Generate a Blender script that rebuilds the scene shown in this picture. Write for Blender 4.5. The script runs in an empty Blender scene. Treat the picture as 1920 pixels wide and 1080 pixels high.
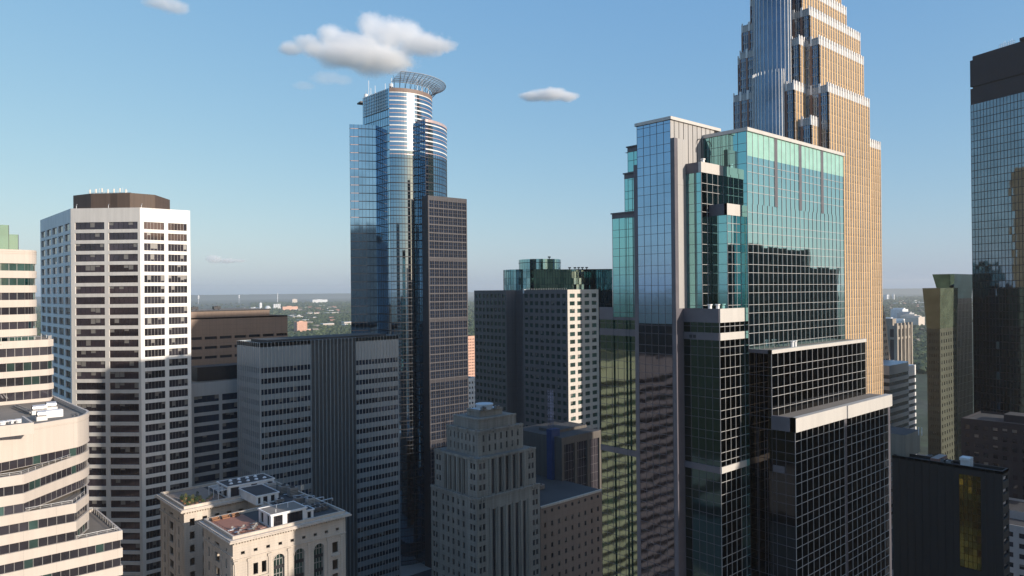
import bpy, math, random
from mathutils import Matrix, Vector
random.seed(7)
SC = bpy.context.scene
COL = SC.collection
# ---------------------------------------------------------------- camera
FPX = 1384.0; RHO = .0092; HC = 130.0; PV = 4.5
AZ = math.radians(47.7)
F = (math.cos(AZ), math.sin(AZ)); R = (F[1], -F[0])
cam = bpy.data.cameras.new("camera"); cam.sensor_width = 36.0; cam.lens = 36.0*FPX/1920
cam.clip_start = 1.0; cam.clip_end = 90000
co = bpy.data.objects.new("camera", cam); COL.objects.link(co)
fw = Vector((F[0], F[1], PV/FPX)).normalized(); rt = Vector((R[0], R[1], 0)); up = rt.cross(fw)
cx = rt*math.cos(RHO) - up*math.sin(RHO); cy = rt*math.sin(RHO) + up*math.cos(RHO)
m3 = Matrix((cx, cy, -fw)).transposed()
co.matrix_world = Matrix.Translation((0, 0, HC)) @ m3.to_4x4()
SC.camera = co
# ---------------------------------------------------------------- light
SUN_EL = math.radians(16.5)
SDIR = Vector((.247, -.969, 0)).normalized()          # horizontal direction towards the sun
W = bpy.data.worlds.new("World"); SC.world = W; W.use_nodes = True
nt = W.node_tree; nt.nodes.clear()
sky = nt.nodes.new('ShaderNodeTexSky'); sky.sky_type = 'NISHITA'; sky.sun_disc = False
sky.sun_elevation = SUN_EL; sky.sun_rotation = math.atan2(SDIR.x, SDIR.y)
sky.altitude = 0; sky.air_density = 1.0; sky.dust_density = 1.0; sky.ozone_density = 2.0
bg = nt.nodes.new('ShaderNodeBackground'); bg.inputs[1].default_value = .15
wo = nt.nodes.new('ShaderNodeOutputWorld')
spx = nt.nodes.new('ShaderNodeSeparateColor'); cbx = nt.nodes.new('ShaderNodeCombineColor'); nt.links.new(sky.outputs[0], spx.inputs[0])
for ch, (kk, ex) in enumerate(((.936, .78), (1.50, .55), (2.74, .25))):      # soften the sky's range like a camera does, channel by channel
    pw_ = nt.nodes.new('ShaderNodeMath'); pw_.operation = 'POWER'; pw_.inputs[1].default_value = ex
    mu_ = nt.nodes.new('ShaderNodeMath'); mu_.operation = 'MULTIPLY'; mu_.inputs[1].default_value = kk
    nt.links.new(spx.outputs[ch], pw_.inputs[0]); nt.links.new(pw_.outputs[0], mu_.inputs[0]); nt.links.new(mu_.outputs[0], cbx.inputs[ch])
nt.links.new(cbx.outputs[0], bg.inputs[0]); nt.links.new(bg.outputs[0], wo.inputs[0])
sl = bpy.data.lights.new("sun", 'SUN'); sl.energy = 4.3; sl.angle = math.radians(.5); sl.color = (1, .89, .76)
so = bpy.data.objects.new("sun", sl); COL.objects.link(so)
sv = Vector((SDIR.x*math.cos(SUN_EL), SDIR.y*math.cos(SUN_EL), math.sin(SUN_EL)))
so.rotation_euler = sv.to_track_quat('Z', 'Y').to_euler(); so.location = (0, -200, 400)
SC.view_settings.view_transform = 'Standard'; SC.view_settings.look = 'None'
SC.view_settings.exposure = 0.3; SC.view_settings.gamma = 1.0
SC.cycles.max_bounces = 18; SC.cycles.glossy_bounces = 4; SC.cycles.diffuse_bounces = 2
SC.cycles.volume_bounces = 16; SC.cycles.caustics_reflective = False; SC.cycles.caustics_refractive = False
# ---------------------------------------------------------------- measuring helpers (photo column -> real plan position)
def ul(px, py):
    u = px-960; v = 540-py
    return (u*math.cos(RHO)+v*math.sin(RHO))/FPX, (-u*math.sin(RHO)+v*math.cos(RHO)+PV)/FPX
def PT(px, py, D):
    t = ul(px, py)[0]; return (D*(F[0]+t*R[0]), D*(F[1]+t*R[1]))
def onX(px, py, Y):
    t = ul(px, py)[0]; return Y/(F[1]+t*R[1])*(F[0]+t*R[0])
def onY(px, py, X):
    t = ul(px, py)[0]; return X/(F[0]+t*R[0])*(F[1]+t*R[1])
def PZ(px, py, z):
    t, w = ul(px, py); return PT(px, py, (z-HC)/w)
def dep(x, y): return x*F[0]+y*F[1]
def ZZ(px, py, x, y): return HC+dep(x, y)*ul(px, py)[1]
def onLine(px, py, p, d):
    t = ul(px, py)[0]; r = (F[0]+t*R[0], F[1]+t*R[1])
    den = d[0]*r[1]-d[1]*r[0]; s = (r[0]*p[1]-r[1]*p[0])/den
    return (p[0]+d[0]*s, p[1]+d[1]*s)
def pix(x, y, z):
    D = dep(x, y)
    if D < 1: return (-9999, -9999)
    t = (x*R[0]+y*R[1])/D*FPX; w = (z-HC)/D*FPX-PV
    return 960+t*math.cos(RHO)-w*math.sin(RHO), 540-(t*math.sin(RHO)+w*math.cos(RHO))
# ---------------------------------------------------------------- materials
def newmat(name):
    m = bpy.data.materials.new(name); m.use_nodes = True; n = m.node_tree
    return m, n, n.nodes['Principled BSDF']
def setc(b, c, rough=.6, metal=0., spec=None):
    b.inputs['Base Color'].default_value = (*c, 1); b.inputs['Roughness'].default_value = rough
    b.inputs['Metallic'].default_value = metal
    if spec is not None: b.inputs['Specular IOR Level'].default_value = spec
def texco(n, scale=(1, 1, 1)):
    t = n.nodes.new('ShaderNodeTexCoord'); mp = n.nodes.new('ShaderNodeMapping')
    mp.inputs['Scale'].default_value = scale
    n.links.new(t.outputs['Object'], mp.inputs[0]); return mp.outputs[0]
def noise(n, vec, scale, detail=3, rough=.5):
    t = n.nodes.new('ShaderNodeTexNoise'); t.inputs['Scale'].default_value = scale
    t.inputs['Detail'].default_value = detail; t.inputs['Roughness'].default_value = rough
    n.links.new(vec, t.inputs['Vector']); return t.outputs['Fac']
def ramp(n, fac, stops):
    r = n.nodes.new('ShaderNodeValToRGB'); e = r.color_ramp.elements
    while len(e) < len(stops): e.new(.5)
    for k, (p, c) in zip(e, stops): k.position = p; k.color = (*c, 1)
    n.links.new(fac, r.inputs[0]); return r.outputs[0]
def mul(c, k): return tuple(min(1, v*k) for v in c)
def wallmat(name, c, rough=.75, var=.12, streak=True, joint=None, bump=.0, metal=0.):
    """masonry, concrete or painted panel: large blotches, fine grain, rain streaks, optional joint grid"""
    m, n, b = newmat(name); setc(b, c, rough, metal)
    v = texco(n, (.05, .05, .05)); f1 = noise(n, v, 1.0, 5, .6)
    col = ramp(n, f1, [(.3, mul(c, 1-var)), (.7, mul(c, 1+var))])
    if streak:
        v2 = texco(n, (.8, .8, .03)); f2 = noise(n, v2, 1.0, 4, .6)
        s = ramp(n, f2, [(.35, (1-var*1.3,)*3), (.62, (1, 1, 1))])
        mx = n.nodes.new('ShaderNodeMix'); mx.data_type = 'RGBA'; mx.blend_type = 'MULTIPLY'; mx.inputs[0].default_value = 1
        n.links.new(col, mx.inputs[6]); n.links.new(s, mx.inputs[7]); col = mx.outputs[2]
    if joint:
        v3 = texco(n); w = None
        sp = n.nodes.new('ShaderNodeSeparateXYZ'); n.links.new(v3, sp.inputs[0])
        ad = n.nodes.new('ShaderNodeMath'); ad.operation = 'ADD'
        n.links.new(sp.outputs[0], ad.inputs[0]); n.links.new(sp.outputs[1], ad.inputs[1])
        for src, pitch in ((ad.outputs[0], joint[0]), (sp.outputs[2], joint[1])):
            q = n.nodes.new('ShaderNodeMath'); q.operation = 'PINGPONG'; q.inputs[1].default_value = pitch/2
            n.links.new(src, q.inputs[0])
            l = n.nodes.new('ShaderNodeMath'); l.operation = 'LESS_THAN'; l.inputs[1].default_value = joint[2]
            n.links.new(q.outputs[0], l.inputs[0])
            if w is None: w = l.outputs[0]
            else:
                k = n.nodes.new('ShaderNodeMath'); k.operation = 'MAXIMUM'
                n.links.new(w, k.inputs[0]); n.links.new(l.outputs[0], k.inputs[1]); w = k.outputs[0]
        mx = n.nodes.new('ShaderNodeMix'); mx.data_type = 'RGBA'; mx.blend_type = 'MULTIPLY'
        k = n.nodes.new('ShaderNodeMath'); k.operation = 'MULTIPLY'; k.inputs[1].default_value = .45
        n.links.new(w, k.inputs[0]); n.links.new(k.outputs[0], mx.inputs[0])
        n.links.new(col, mx.inputs[6]); mx.inputs[7].default_value = (.25, .25, .25, 1); col = mx.outputs[2]
    n.links.new(col, b.inputs['Base Color'])
    return m
def glassmat(name, c, metal=.85, rough=.04, wave=.0015, wscale=.5, var=.25, spec=.5):
    """coated reflective glazing seen from outside: tinted mirror with slightly uneven panes"""
    m, n, b = newmat(name); setc(b, c, rough, metal, spec)
    v = texco(n); oi = n.nodes.new('ShaderNodeObjectInfo')
    if var:
        vv = texco(n, (.11, .11, .13)); fn = noise(n, vv, 1, 2)
        ad = n.nodes.new('ShaderNodeMath'); ad.operation = 'ADD'
        sc = n.nodes.new('ShaderNodeMath'); sc.operation = 'MULTIPLY_ADD'; sc.inputs[1].default_value = .5; sc.inputs[2].default_value = -.25
        n.links.new(oi.outputs['Random'], sc.inputs[0]); n.links.new(fn, ad.inputs[0]); n.links.new(sc.outputs[0], ad.inputs[1])
        col = ramp(n, ad.outputs[0], [(.25, mul(c, 1-var)), (.75, mul(c, 1+var))])
        n.links.new(col, b.inputs['Base Color'])
    if wave:
        f = noise(n, v, wscale, 1.5, .4); bp = n.nodes.new('ShaderNodeBump')
        bp.inputs['Strength'].default_value = 1; bp.inputs['Distance'].default_value = wave
        n.links.new(f, bp.inputs['Height']); n.links.new(bp.outputs[0], b.inputs['Normal'])
    return m
def plain(name, c, rough=.6, metal=0.):
    m, n, b = newmat(name); setc(b, c, rough, metal)
    v = texco(n, (.5, .5, .5)); f = noise(n, v, 1, 3)
    n.links.new(ramp(n, f, [(.3, mul(c, .9)), (.7, mul(c, 1.1))]), b.inputs['Base Color'])
    return m
def brickmat(name, c1, c2, mortar, sc=2.2):
    m, n, b = newmat(name); setc(b, c1, .85)
    t = n.nodes.new('ShaderNodeTexCoord'); sp = n.nodes.new('ShaderNodeSeparateXYZ'); cb = n.nodes.new('ShaderNodeCombineXYZ')
    ad = n.nodes.new('ShaderNodeMath'); n.links.new(t.outputs['Object'], sp.inputs[0])
    n.links.new(sp.outputs[0], ad.inputs[0]); n.links.new(sp.outputs[1], ad.inputs[1])
    n.links.new(ad.outputs[0], cb.inputs[0]); n.links.new(sp.outputs[2], cb.inputs[1])
    br = n.nodes.new('ShaderNodeTexBrick'); br.inputs['Scale'].default_value = sc
    br.inputs['Color1'].default_value = (*c1, 1); br.inputs['Color2'].default_value = (*c2, 1); br.inputs['Mortar'].default_value = (*mortar, 1)
    n.links.new(cb.outputs[0], br.inputs[0]); n.links.new(br.outputs[0], b.inputs['Base Color'])
    return m
M = {}
M['white_conc'] = wallmat('white concrete', (.84, .81, .765), .7, .08, joint=(4.1, 80, .018))
M['grey_conc'] = wallmat('pale grey concrete', (.42, .42, .42), .75, .08)
M['beige'] = wallmat('beige precast', (.58, .51, .445), .75, .05, joint=(6, 50, .02))
M['brown_conc'] = wallmat('brown granite panel', (.28, .20, .155), .6, .08, joint=(3, 2, .03))
M['limestone'] = wallmat('weathered limestone', (.36, .315, .265), .85, .22, joint=(1.6, .9, .02))
M['terracotta'] = wallmat('glazed terracotta', (.60, .52, .44), .6, .12, joint=(1.3, .7, .015))
M['dark_stone'] = wallmat('dark brown stone', (.034, .027, .025), .6, .15)
M['black_metal'] = plain('black metal', (.018, .018, .022), .4, .3)
M['pent_brown'] = wallmat('brown penthouse cladding', (.10, .068, .05), .7, .15, joint=(1.2, 50, .04))
M['roof_gravel'] = wallmat('gravel roof', (.23, .20, .17), .95, .2, streak=False)
M['roof_dark'] = wallmat('dark roof membrane', (.06, .06, .062), .9, .25, streak=False)
M['roof_white'] = wallmat('white roof membrane', (.62, .64, .66), .8, .12, streak=False)
M['win'] = glassmat('dark window', (.05, .045, .055), .35, .06, .002, .6, .5, .8)
M['win_purple'] = glassmat('brown tinted window', (.055, .042, .05), .4, .09, .001, .6, .5, .8)
M['win_blue'] = glassmat('blue black window', (.035, .05, .085), .5, .05, .001, .6, .4, .8)
M['win_green'] = glassmat('green window', (.07, .13, .115), .5, .06, .002, .6, .5, .8)
M['frame'] = plain('window frame', (.30, .29, .28), .5, .4)
M['frame_dark'] = plain('dark window frame', (.03, .03, .035), .5, .4)
M['alu'] = plain('light aluminium', (.62, .61, .60), .38, .55)
M['mullion'] = plain('aluminium mullion', (.52, .51, .50), .4, .25)
M['white_metal'] = plain('white painted metal', (.78, .78, .78), .5)
M['glass_teal'] = glassmat('teal reflective glass', (.22, .45, .46), 1.0, .03, .0032, .42, .12)
M['glass_teal2'] = glassmat('pale teal reflective glass', (.42, .62, .59), 1.0, .03, .0036, .42, .12)
M['glass_blue'] = glassmat('blue reflective glass', (.24, .36, .50), 1.0, .04, .0030, .42, .10)
M['glass_cap'] = glassmat('steel blue tower glass', (.31, .47, .61), 1.0, .06, .0022, .30, .12)
M['glass_cyl'] = glassmat('silver blue curved glass', (.30, .42, .55), 1.0, .12, .0015, .30, .08)
M['glass_low'] = glassmat('dark blue lower glass', (.05, .055, .075), 1.0, .04, .011, .32, .2)
M['glass_lowg'] = glassmat('dark green lower glass', (.125, .165, .13), 1.0, .04, .010, .32, .15)
M['glass_clear'] = glassmat('clear blue tower glass', (.22, .34, .44), 1.0, .03, .002, .3, .1)
M['glass_dteal2'] = glassmat('mid teal glass', (.20, .36, .38), 1.0, .05, .004, .35, .2)
M['glass_lowd'] = glassmat('black green lower glass', (.07, .10, .09), 1.0, .04, .010, .32, .2)
M['dull_win'] = plain('dull dark window', (.012, .012, .014), .6)
M['blind'] = plain('window blind behind glass', (.17, .16, .15), .35)
M['glass_pale'] = plain('pale green spandrel glass', (.30, .52, .44), .15)
M['glass_dteal'] = glassmat('deep teal glass', (.13, .27, .30), 1.0, .05, .004, .35, .3)
M['glass_ids'] = glassmat('dark blue tower glass', (.15, .20, .25), 1.0, .04, .005, .35, .15)
M['glass_black'] = glassmat('black glass', (.045, .04, .037), 1.0, .04, .005, .35, .3)
M['grey_panel'] = wallmat('grey metal panel', (.40, .385, .37), .5, .05, joint=(1.7, 50, .03))
M['cap_panel'] = wallmat('pale metal cap', (.56, .53, .49), .5, .05)
M['pier_dark'] = plain('purple grey granite', (.115, .105, .12), .5)  # granite piers; also stands in for metal in shade
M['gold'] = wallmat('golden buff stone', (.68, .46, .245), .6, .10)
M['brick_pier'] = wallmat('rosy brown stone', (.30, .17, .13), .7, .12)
M['fin'] = plain('white metal fin', (.74, .72, .70), .5, .1)
M['win_wf'] = glassmat('bronze window', (.07, .04, .035), .6, .06, .002, .6, .35)
M['win_wfb'] = glassmat('blue grey window', (.12, .17, .24), .8, .06, .002, .6, .3)
M['grid_line'] = plain('thin grey facade line', (.17, .16, .17), .5)
M['blue_grey_metal'] = plain('blue grey galvanised metal', (.07, .10, .20), .5, .2)
M['pink'] = plain('rose metal band', (.55, .42, .40), .4, .3)
M['spandrel_grey'] = wallmat('grey spandrel panel', (.33, .37, .40), .35, .08, metal=.35)
M['louver'] = plain('dark ribbed louvre', (.10, .11, .118), .5, .3)
M['grid_frame'] = plain('grey facade frame', (.034, .032, .04), .5, .1)
M['deck'] = plain('terracotta deck tile', (.36, .17, .12), .8)
M['deck_wood'] = plain('grey timber deck', (.28, .22, .18), .8)
M['leaf'] = plain('leaves', (.07, .11, .03), .8)
M['leaf_dark'] = plain('dark leaves', (.03, .055, .02), .8)
M['leaf_yellow'] = plain('yellow green leaves', (.16, .16, .045), .8)
M['wood'] = plain('brown wood', (.25, .12, .06), .7)
M['blue_paint'] = plain('blue cladding', (.018, .05, .15), .5)
M['red_brick'] = brickmat('red brick', (.33, .14, .09), (.27, .11, .08), (.35, .3, .27))
M['pink_brick'] = plain('salmon brick', (.60, .36, .27), .8)
M['dk_glassroof'] = glassmat('skylight glass', (.10, .14, .18), .6, .1, 0, 1, 0)
M['asphalt'] = wallmat('asphalt', (.045, .045, .048), .9, .2, streak=False)
M['sidewalk'] = wallmat('pavement concrete', (.30, .29, .27), .9, .1, streak=False)
# ---------------------------------------------------------------- mesh helpers
class MB:
    def __init__(s): s.v = []; s.f = []; s.m = []
    def poly(s, pts, mi=0):
        k = len(s.v); s.v += [tuple(p) for p in pts]; s.f.append(tuple(range(k, k+len(pts)))); s.m.append(mi)
    def vq(s, a, b, z0, z1, mi=0, off=0.):     # vertical quad, a left / b right from outside
        if off:
            n = nrm(a, b); a = (a[0]+n[0]*off, a[1]+n[1]*off); b = (b[0]+n[0]*off, b[1]+n[1]*off)
        s.poly([(a[0], a[1], z0), (b[0], b[1], z0), (b[0], b[1], z1), (a[0], a[1], z1)], mi)
    def box(s, x0, x1, y0, y1, z0, z1, mi=0):
        s.prism([(x0, y0), (x1, y0), (x1, y1), (x0, y1)], z0, z1, mi, mi, True)
    def prism(s, P, z0, z1, mi=0, top=None, bottom=False):     # P counter-clockwise
        k = len(P)
        for i in range(k):
            a, b = P[i], P[(i+1) % k]
            s.poly([(a[0], a[1], z0), (b[0], b[1], z0), (b[0], b[1], z1), (a[0], a[1], z1)], mi)
        s.poly([(p[0], p[1], z1) for p in P], mi if top is None else top)
        if bottom: s.poly([(p[0], p[1], z0) for p in reversed(P)], mi)
    def bar(s, a, b, z0, z1, w, out, mi=0):    # vertical-faced box on line a-b, from wall plane outwards by `out`, extends -w..0 inwards
        n = nrm(a, b)
        P = [(a[0]+n[0]*out, a[1]+n[1]*out), (b[0]+n[0]*out, b[1]+n[1]*out), (b[0]-n[0]*w, b[1]-n[1]*w), (a[0]-n[0]*w, a[1]-n[1]*w)]
        s.prism(P, z0, z1, mi, mi, True)
    def tube(s, p, q, r, k=6, mi=0, r2=None):
        p = Vector(p); q = Vector(q); d = (q-p).normalized(); r2 = r if r2 is None else r2
        u = d.orthogonal().normalized(); w = d.cross(u)
        A = [p+(u*math.cos(t)+w*math.sin(t))*r for t in [2*math.pi*i/k for i in range(k)]]
        B = [q+(u*math.cos(t)+w*math.sin(t))*r2 for t in [2*math.pi*i/k for i in range(k)]]
        for i in range(k): s.poly([A[i], A[(i+1) % k], B[(i+1) % k], B[i]], mi)
        s.poly(list(reversed(A)), mi); s.poly(B, mi)
    def build(s, name, mats, root=None, parent=None, **props):
        org = Vector(root.location) if root else Vector((0, 0, 0))
        me = bpy.data.meshes.new(name)
        me.from_pydata([(x-org.x, y-org.y, z-org.z) for x, y, z in s.v], [], s.f)
        if not isinstance(mats, (list, tuple)): mats = [mats]
        for k in mats: me.materials.append(M[k] if isinstance(k, str) else k)
        if len(mats) > 1: me.polygons.foreach_set('material_index', [min(i, len(mats)-1) for i in s.m])
        o = bpy.data.objects.new(name, me); COL.objects.link(o)
        if parent or root: o.parent = parent or root
        for k, v in props.items(): o[k] = v
        return o
def nrm(a, b):
    d = (b[0]-a[0], b[1]-a[1]); l = math.hypot(*d) or 1; return (d[1]/l, -d[0]/l)
def lerp(a, b, t): return (a[0]+(b[0]-a[0])*t, a[1]+(b[1]-a[1])*t)
def dist(a, b): return math.hypot(a[0]-b[0], a[1]-b[1])
def along(a, b, u):
    l = dist(a, b); return lerp(a, b, u/l)
def inset(P, d):                                # counter-clockwise polygon, positive = inwards
    k = len(P); out = []
    for i in range(k):
        n1 = nrm(P[i-1], P[i]); n2 = nrm(P[i], P[(i+1) % k])
        c = n1[0]*n2[0]+n1[1]*n2[1]; s = max(.3, 1+c)
        out.append((P[i][0]-(n1[0]+n2[0])*d/s, P[i][1]-(n1[1]+n2[1])*d/s))
    return out
def rect(x0, x1, y0, y1): return [(x0, y0), (x1, y0), (x1, y1), (x0, y1)]
def thing(name, label, cat, x, y, z=0., group=None):
    o = bpy.data.objects.new(name, None); o.empty_display_size = 2; COL.objects.link(o); o.location = (x, y, z)
    o['label'] = label; o['category'] = cat
    if group: o['group'] = group
    return o
def tag(o, label, cat, group=None):
    o['label'] = label; o['category'] = cat
    if group: o['group'] = group
    return o
def facade(mb, a, b, z0, z1, cols, rows, wins=None, depth=.3, wmi=0, rmi=None, nm=0, nh=0, wm=0, plain_glass=None):
    """wall a->b (left to right seen from outside) with true recessed openings; panes collected in wins"""
    rmi = wmi if rmi is None else rmi
    n = nrm(a, b); L = dist(a, b)
    P = lambda u: along(a, b, u)
    I = lambda p: (p[0]-n[0]*depth, p[1]-n[1]*depth)
    rows = sorted(r for r in rows if r[0] >= z0 and r[1] <= z1); cols = sorted(c for c in cols if c[0] >= 0 and c[1] <= L+1e-6)
    z = z0
    for r0, r1 in rows:
        if r0 > z+1e-4: mb.vq(a, b, z, r0, wmi)
        u = 0.
        for c0, c1 in cols:
            if c0 > u+1e-4: mb.vq(P(u), P(c0), r0, r1, wmi)
            p, q = P(c0), P(c1); pi, qi = I(p), I(q)
            mb.poly([(p[0], p[1], r0), (q[0], q[1], r0), (qi[0], qi[1], r0), (pi[0], pi[1], r0)], rmi)
            mb.poly([(pi[0], pi[1], r1), (qi[0], qi[1], r1), (q[0], q[1], r1), (p[0], p[1], r1)], rmi)
            mb.poly([(p[0], p[1], r0), (pi[0], pi[1], r0), (pi[0], pi[1], r1), (p[0], p[1], r1)], rmi)
            mb.poly([(qi[0], qi[1], r0), (q[0], q[1], r0), (q[0], q[1], r1), (qi[0], qi[1], r1)], rmi)
            if wins is not None: wins.append((pi, qi, r0, r1, nm, nh, wm))
            u = c1
        if u < L-1e-4: mb.vq(P(u), b, r0, r1, wmi)
        z = r1
    if z < z1-1e-4: mb.vq(a, b, z, z1, wmi)
def pane(mb, w, fw=.07, g=0, fr=1):
    a, b, z0, z1, nm, nh = w[:6]; L = dist(a, b); n = nrm(a, b)
    k = max(1, nm+1)
    for i in range(k):
        p = lerp(a, b, i/k); q = lerp(a, b, (i+1)/k); t = random.uniform(-.008, .008); s = random.uniform(-.006, .006)
        mb.poly([(p[0]+n[0]*t, p[1]+n[1]*t, z0), (q[0]-n[0]*t, q[1]-n[1]*t, z0), (q[0]-n[0]*t+n[0]*s, q[1]-n[1]*t+n[1]*s, z1), (p[0]+n[0]*t+n[0]*s, p[1]+n[1]*t+n[1]*s, z1)], g)
        if random.random() < .16 and z1-z0 < 3.2 and q != p:
            zb_ = z1-(z1-z0)*random.uniform(.25, .8); e = .012
            mb.poly([(p[0]+n[0]*e, p[1]+n[1]*e, zb_), (q[0]+n[0]*e, q[1]+n[1]*e, zb_), (q[0]+n[0]*e, q[1]+n[1]*e, z1-.03), (p[0]+n[0]*e, p[1]+n[1]*e, z1-.03)], 2)
    for i in range(1, k):
        u = L*i/k; mb.bar(along(a, b, u-fw/2), along(a, b, u+fw/2), z0, z1, 0, .07, fr)
    for j in range(1, nh+1):
        z = z0+(z1-z0)*j/(nh+1); mb.bar(a, b, z-fw/2, z+fw/2, 0, .06, fr)
def put_windows(root, wins, mats, limit=100, name='window', zvis=-1, fw=.07, parent=None):
    """the largest visible windows are single objects, the remainder one object of kind stuff"""
    sc = []
    for w in wins:
        mx, my, mz = (w[0][0]+w[1][0])/2, (w[0][1]+w[1][1])/2, (w[2]+w[3])/2
        px, py = pix(mx, my, mz); D = max(1, dep(mx, my)); n = nrm(w[0], w[1])
        c = -(n[0]*mx+n[1]*my)/math.hypot(mx, my)
        ok = c > .02 and 0 < px < 1920 and 0 < py < 1080 and mz > zvis
        sc.append((dist(w[0], w[1])*(w[3]-w[2])/D**2*c if ok else -1, w))
    sc.sort(key=lambda t: -t[0]); n = 0; rest = MB()
    for s, w in sc:
        mt = list(mats[w[6]] if isinstance(mats[0], (list, tuple)) else mats)+['blind']
        if s > 0 and n < limit:
            mb = MB(); pane(mb, w, fw); mb.build(name, mt, root, parent); n += 1
        else: pane(rest, w, fw)
    if rest.f: rest.build(name, list(mats[0] if isinstance(mats[0], (list, tuple)) else mats)+['blind'], root, parent, kind='stuff')
def even(L, n, frac, m=0.):
    p = (L-2*m)/n; return [(m+p*i+p*(1-frac)/2, m+p*i+p*(1+frac)/2) for i in range(n)]
def floors(ztop, pitch, h, n): return [(ztop-pitch*i-h, ztop-pitch*i) for i in range(n)]
def curtain(g, mb, a, b, z0, z1, du, zl, gm=(0,), mw=.09, out=.09, mi=0, tilt=.006, hw=None, edge=True):
    """curtain wall: one slightly out-of-true pane per cell plus a projecting mullion grid"""
    L = dist(a, b); n = nrm(a, b); k = max(1, round(L/du)); us = [L*i/k for i in range(k+1)]
    zs = [z0]+[z for z in zl if z0+.3 < z < z1-.3]+[z1]; hw = hw or mw
    for j in range(len(zs)-1):
        for i in range(k):
            p = along(a, b, us[i]); q = along(a, b, us[i+1]); t = [random.uniform(-tilt, tilt) for _ in range(3)]
            V = [(p, zs[j], t[0]), (q, zs[j], t[1]), (q, zs[j+1], t[2]), (p, zs[j+1], t[0]-t[1]+t[2])]
            g.poly([(c[0]+n[0]*w, c[1]+n[1]*w, z) for c, z, w in V], random.choice(gm))
    for i in range(0 if edge else 1, k+(1 if edge else 0)):
        u = us[i]; c0 = max(0, u-mw/2); c1 = min(L, u+mw/2)
        mb.bar(along(a, b, c0), along(a, b, c1), z0, z1, .02, out, mi)
    for z in zs[1:-1]: mb.bar(a, b, z-hw/2, z+hw/2, .02, out*.8, mi)
def zlines(z0, z1, pitch=3.9, mid=2.3, ref=0.):
    out = []; k = math.floor((z0-ref)/pitch)
    z = ref+k*pitch
    while z < z1:
        out += [z, z+mid] if mid else [z]; z += pitch
    return out
def arc(c, r, a0, a1, k): return [(c[0]+r*math.cos(math.radians(a0+(a1-a0)*i/k)), c[1]+r*math.sin(math.radians(a0+(a1-a0)*i/k))) for i in range(k+1)]
def bandwall(sp, gl, mu, P, z0, z1, w0, w1, ins=.35, du=1.9, smi=0, visible=None):
    """one storey: wall band z0..z1 all round except a recessed glazing ribbon w0..w1"""
    Q = inset(P, ins); k = len(P)
    for lo, hi in ((z0, w0), (w1, z1)):
        if hi-lo > .01:
            for i in range(k): sp.vq(P[i], P[(i+1) % k], lo, hi, smi)
    for i in range(k):
        j = (i+1) % k
        sp.poly([(P[i][0], P[i][1], w0), (P[j][0], P[j][1], w0), (Q[j][0], Q[j][1], w0), (Q[i][0], Q[i][1], w0)], smi)
        sp.poly([(Q[i][0], Q[i][1], w1), (Q[j][0], Q[j][1], w1), (P[j][0], P[j][1], w1), (P[i][0], P[i][1], w1)], smi)
        if visible and i not in visible:
            gl.vq(Q[i], Q[j], w0, w1, 0); continue
        L = dist(Q[i], Q[j]); m = max(1, round(L/du)); n = nrm(Q[i], Q[j])
        for t in range(m):
            p = lerp(Q[i], Q[j], t/m); q = lerp(Q[i], Q[j], (t+1)/m); e = random.uniform(-.01, .01)
            gl.poly([(p[0]+n[0]*e, p[1]+n[1]*e, w0), (q[0]-n[0]*e, q[1]-n[1]*e, w0), (q[0]-n[0]*e, q[1]-n[1]*e, w1), (p[0]+n[0]*e, p[1]+n[1]*e, w1)], random.choice((0, 0, 0, 0, 0, 0, 1)))
            mu.bar(p, lerp(p, q, .05), w0, w1, 0, .06, 2)
def parapet(mb, P, z, h, t=.35, mi=0, inner=True):
    Q = inset(P, t); k = len(P)
    for i in range(k):
        j = (i+1) % k
        mb.vq(P[i], P[j], z, z+h, mi)
        mb.poly([(P[i][0], P[i][1], z+h), (P[j][0], P[j][1], z+h), (Q[j][0], Q[j][1], z+h), (Q[i][0], Q[i][1], z+h)], mi)
        mb.vq(Q[j], Q[i], z, z+h, mi)
def flat(mb, P, z, mi=0): mb.poly([(p[0], p[1], z) for p in P], mi)
def ac_unit(root, x, y, z, sx=3, sy=2, sz=1.6, m='alu', name='air_handler'):
    b = MB(); b.box(x-sx/2, x+sx/2, y-sy/2, y+sy/2, z+.25, z+sz)
    for k in (-1, 1): b.box(x+k*sx*.35-.1, x+k*sx*.35+.1, y-sy/2+.05, y+sy/2-.05, z-.02, z+.25)
    for j in range(4): b.box(x-sx/2-.03, x+sx/2+.03, y-sy/2-.03, y-sy/2+.02, z+.4+j*.28*sz/1.6, z+.5+j*.28*sz/1.6, 1)
    b.tube((x, y, z+sz), (x, y, z+sz+.2), min(sx, sy)*.33, 12, 1)
    return b.build(name, [m, 'frame_dark'], root)
def antenna(root, x, y, z, h, r=.06, name='antenna', m='white_metal'):
    b = MB(); b.tube((x, y, z-.1), (x, y, z+h*.35), r*1.6, 6); b.tube((x, y, z+h*.35), (x, y, z+h), r, 6)
    return b.build(name, m, root)
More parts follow.
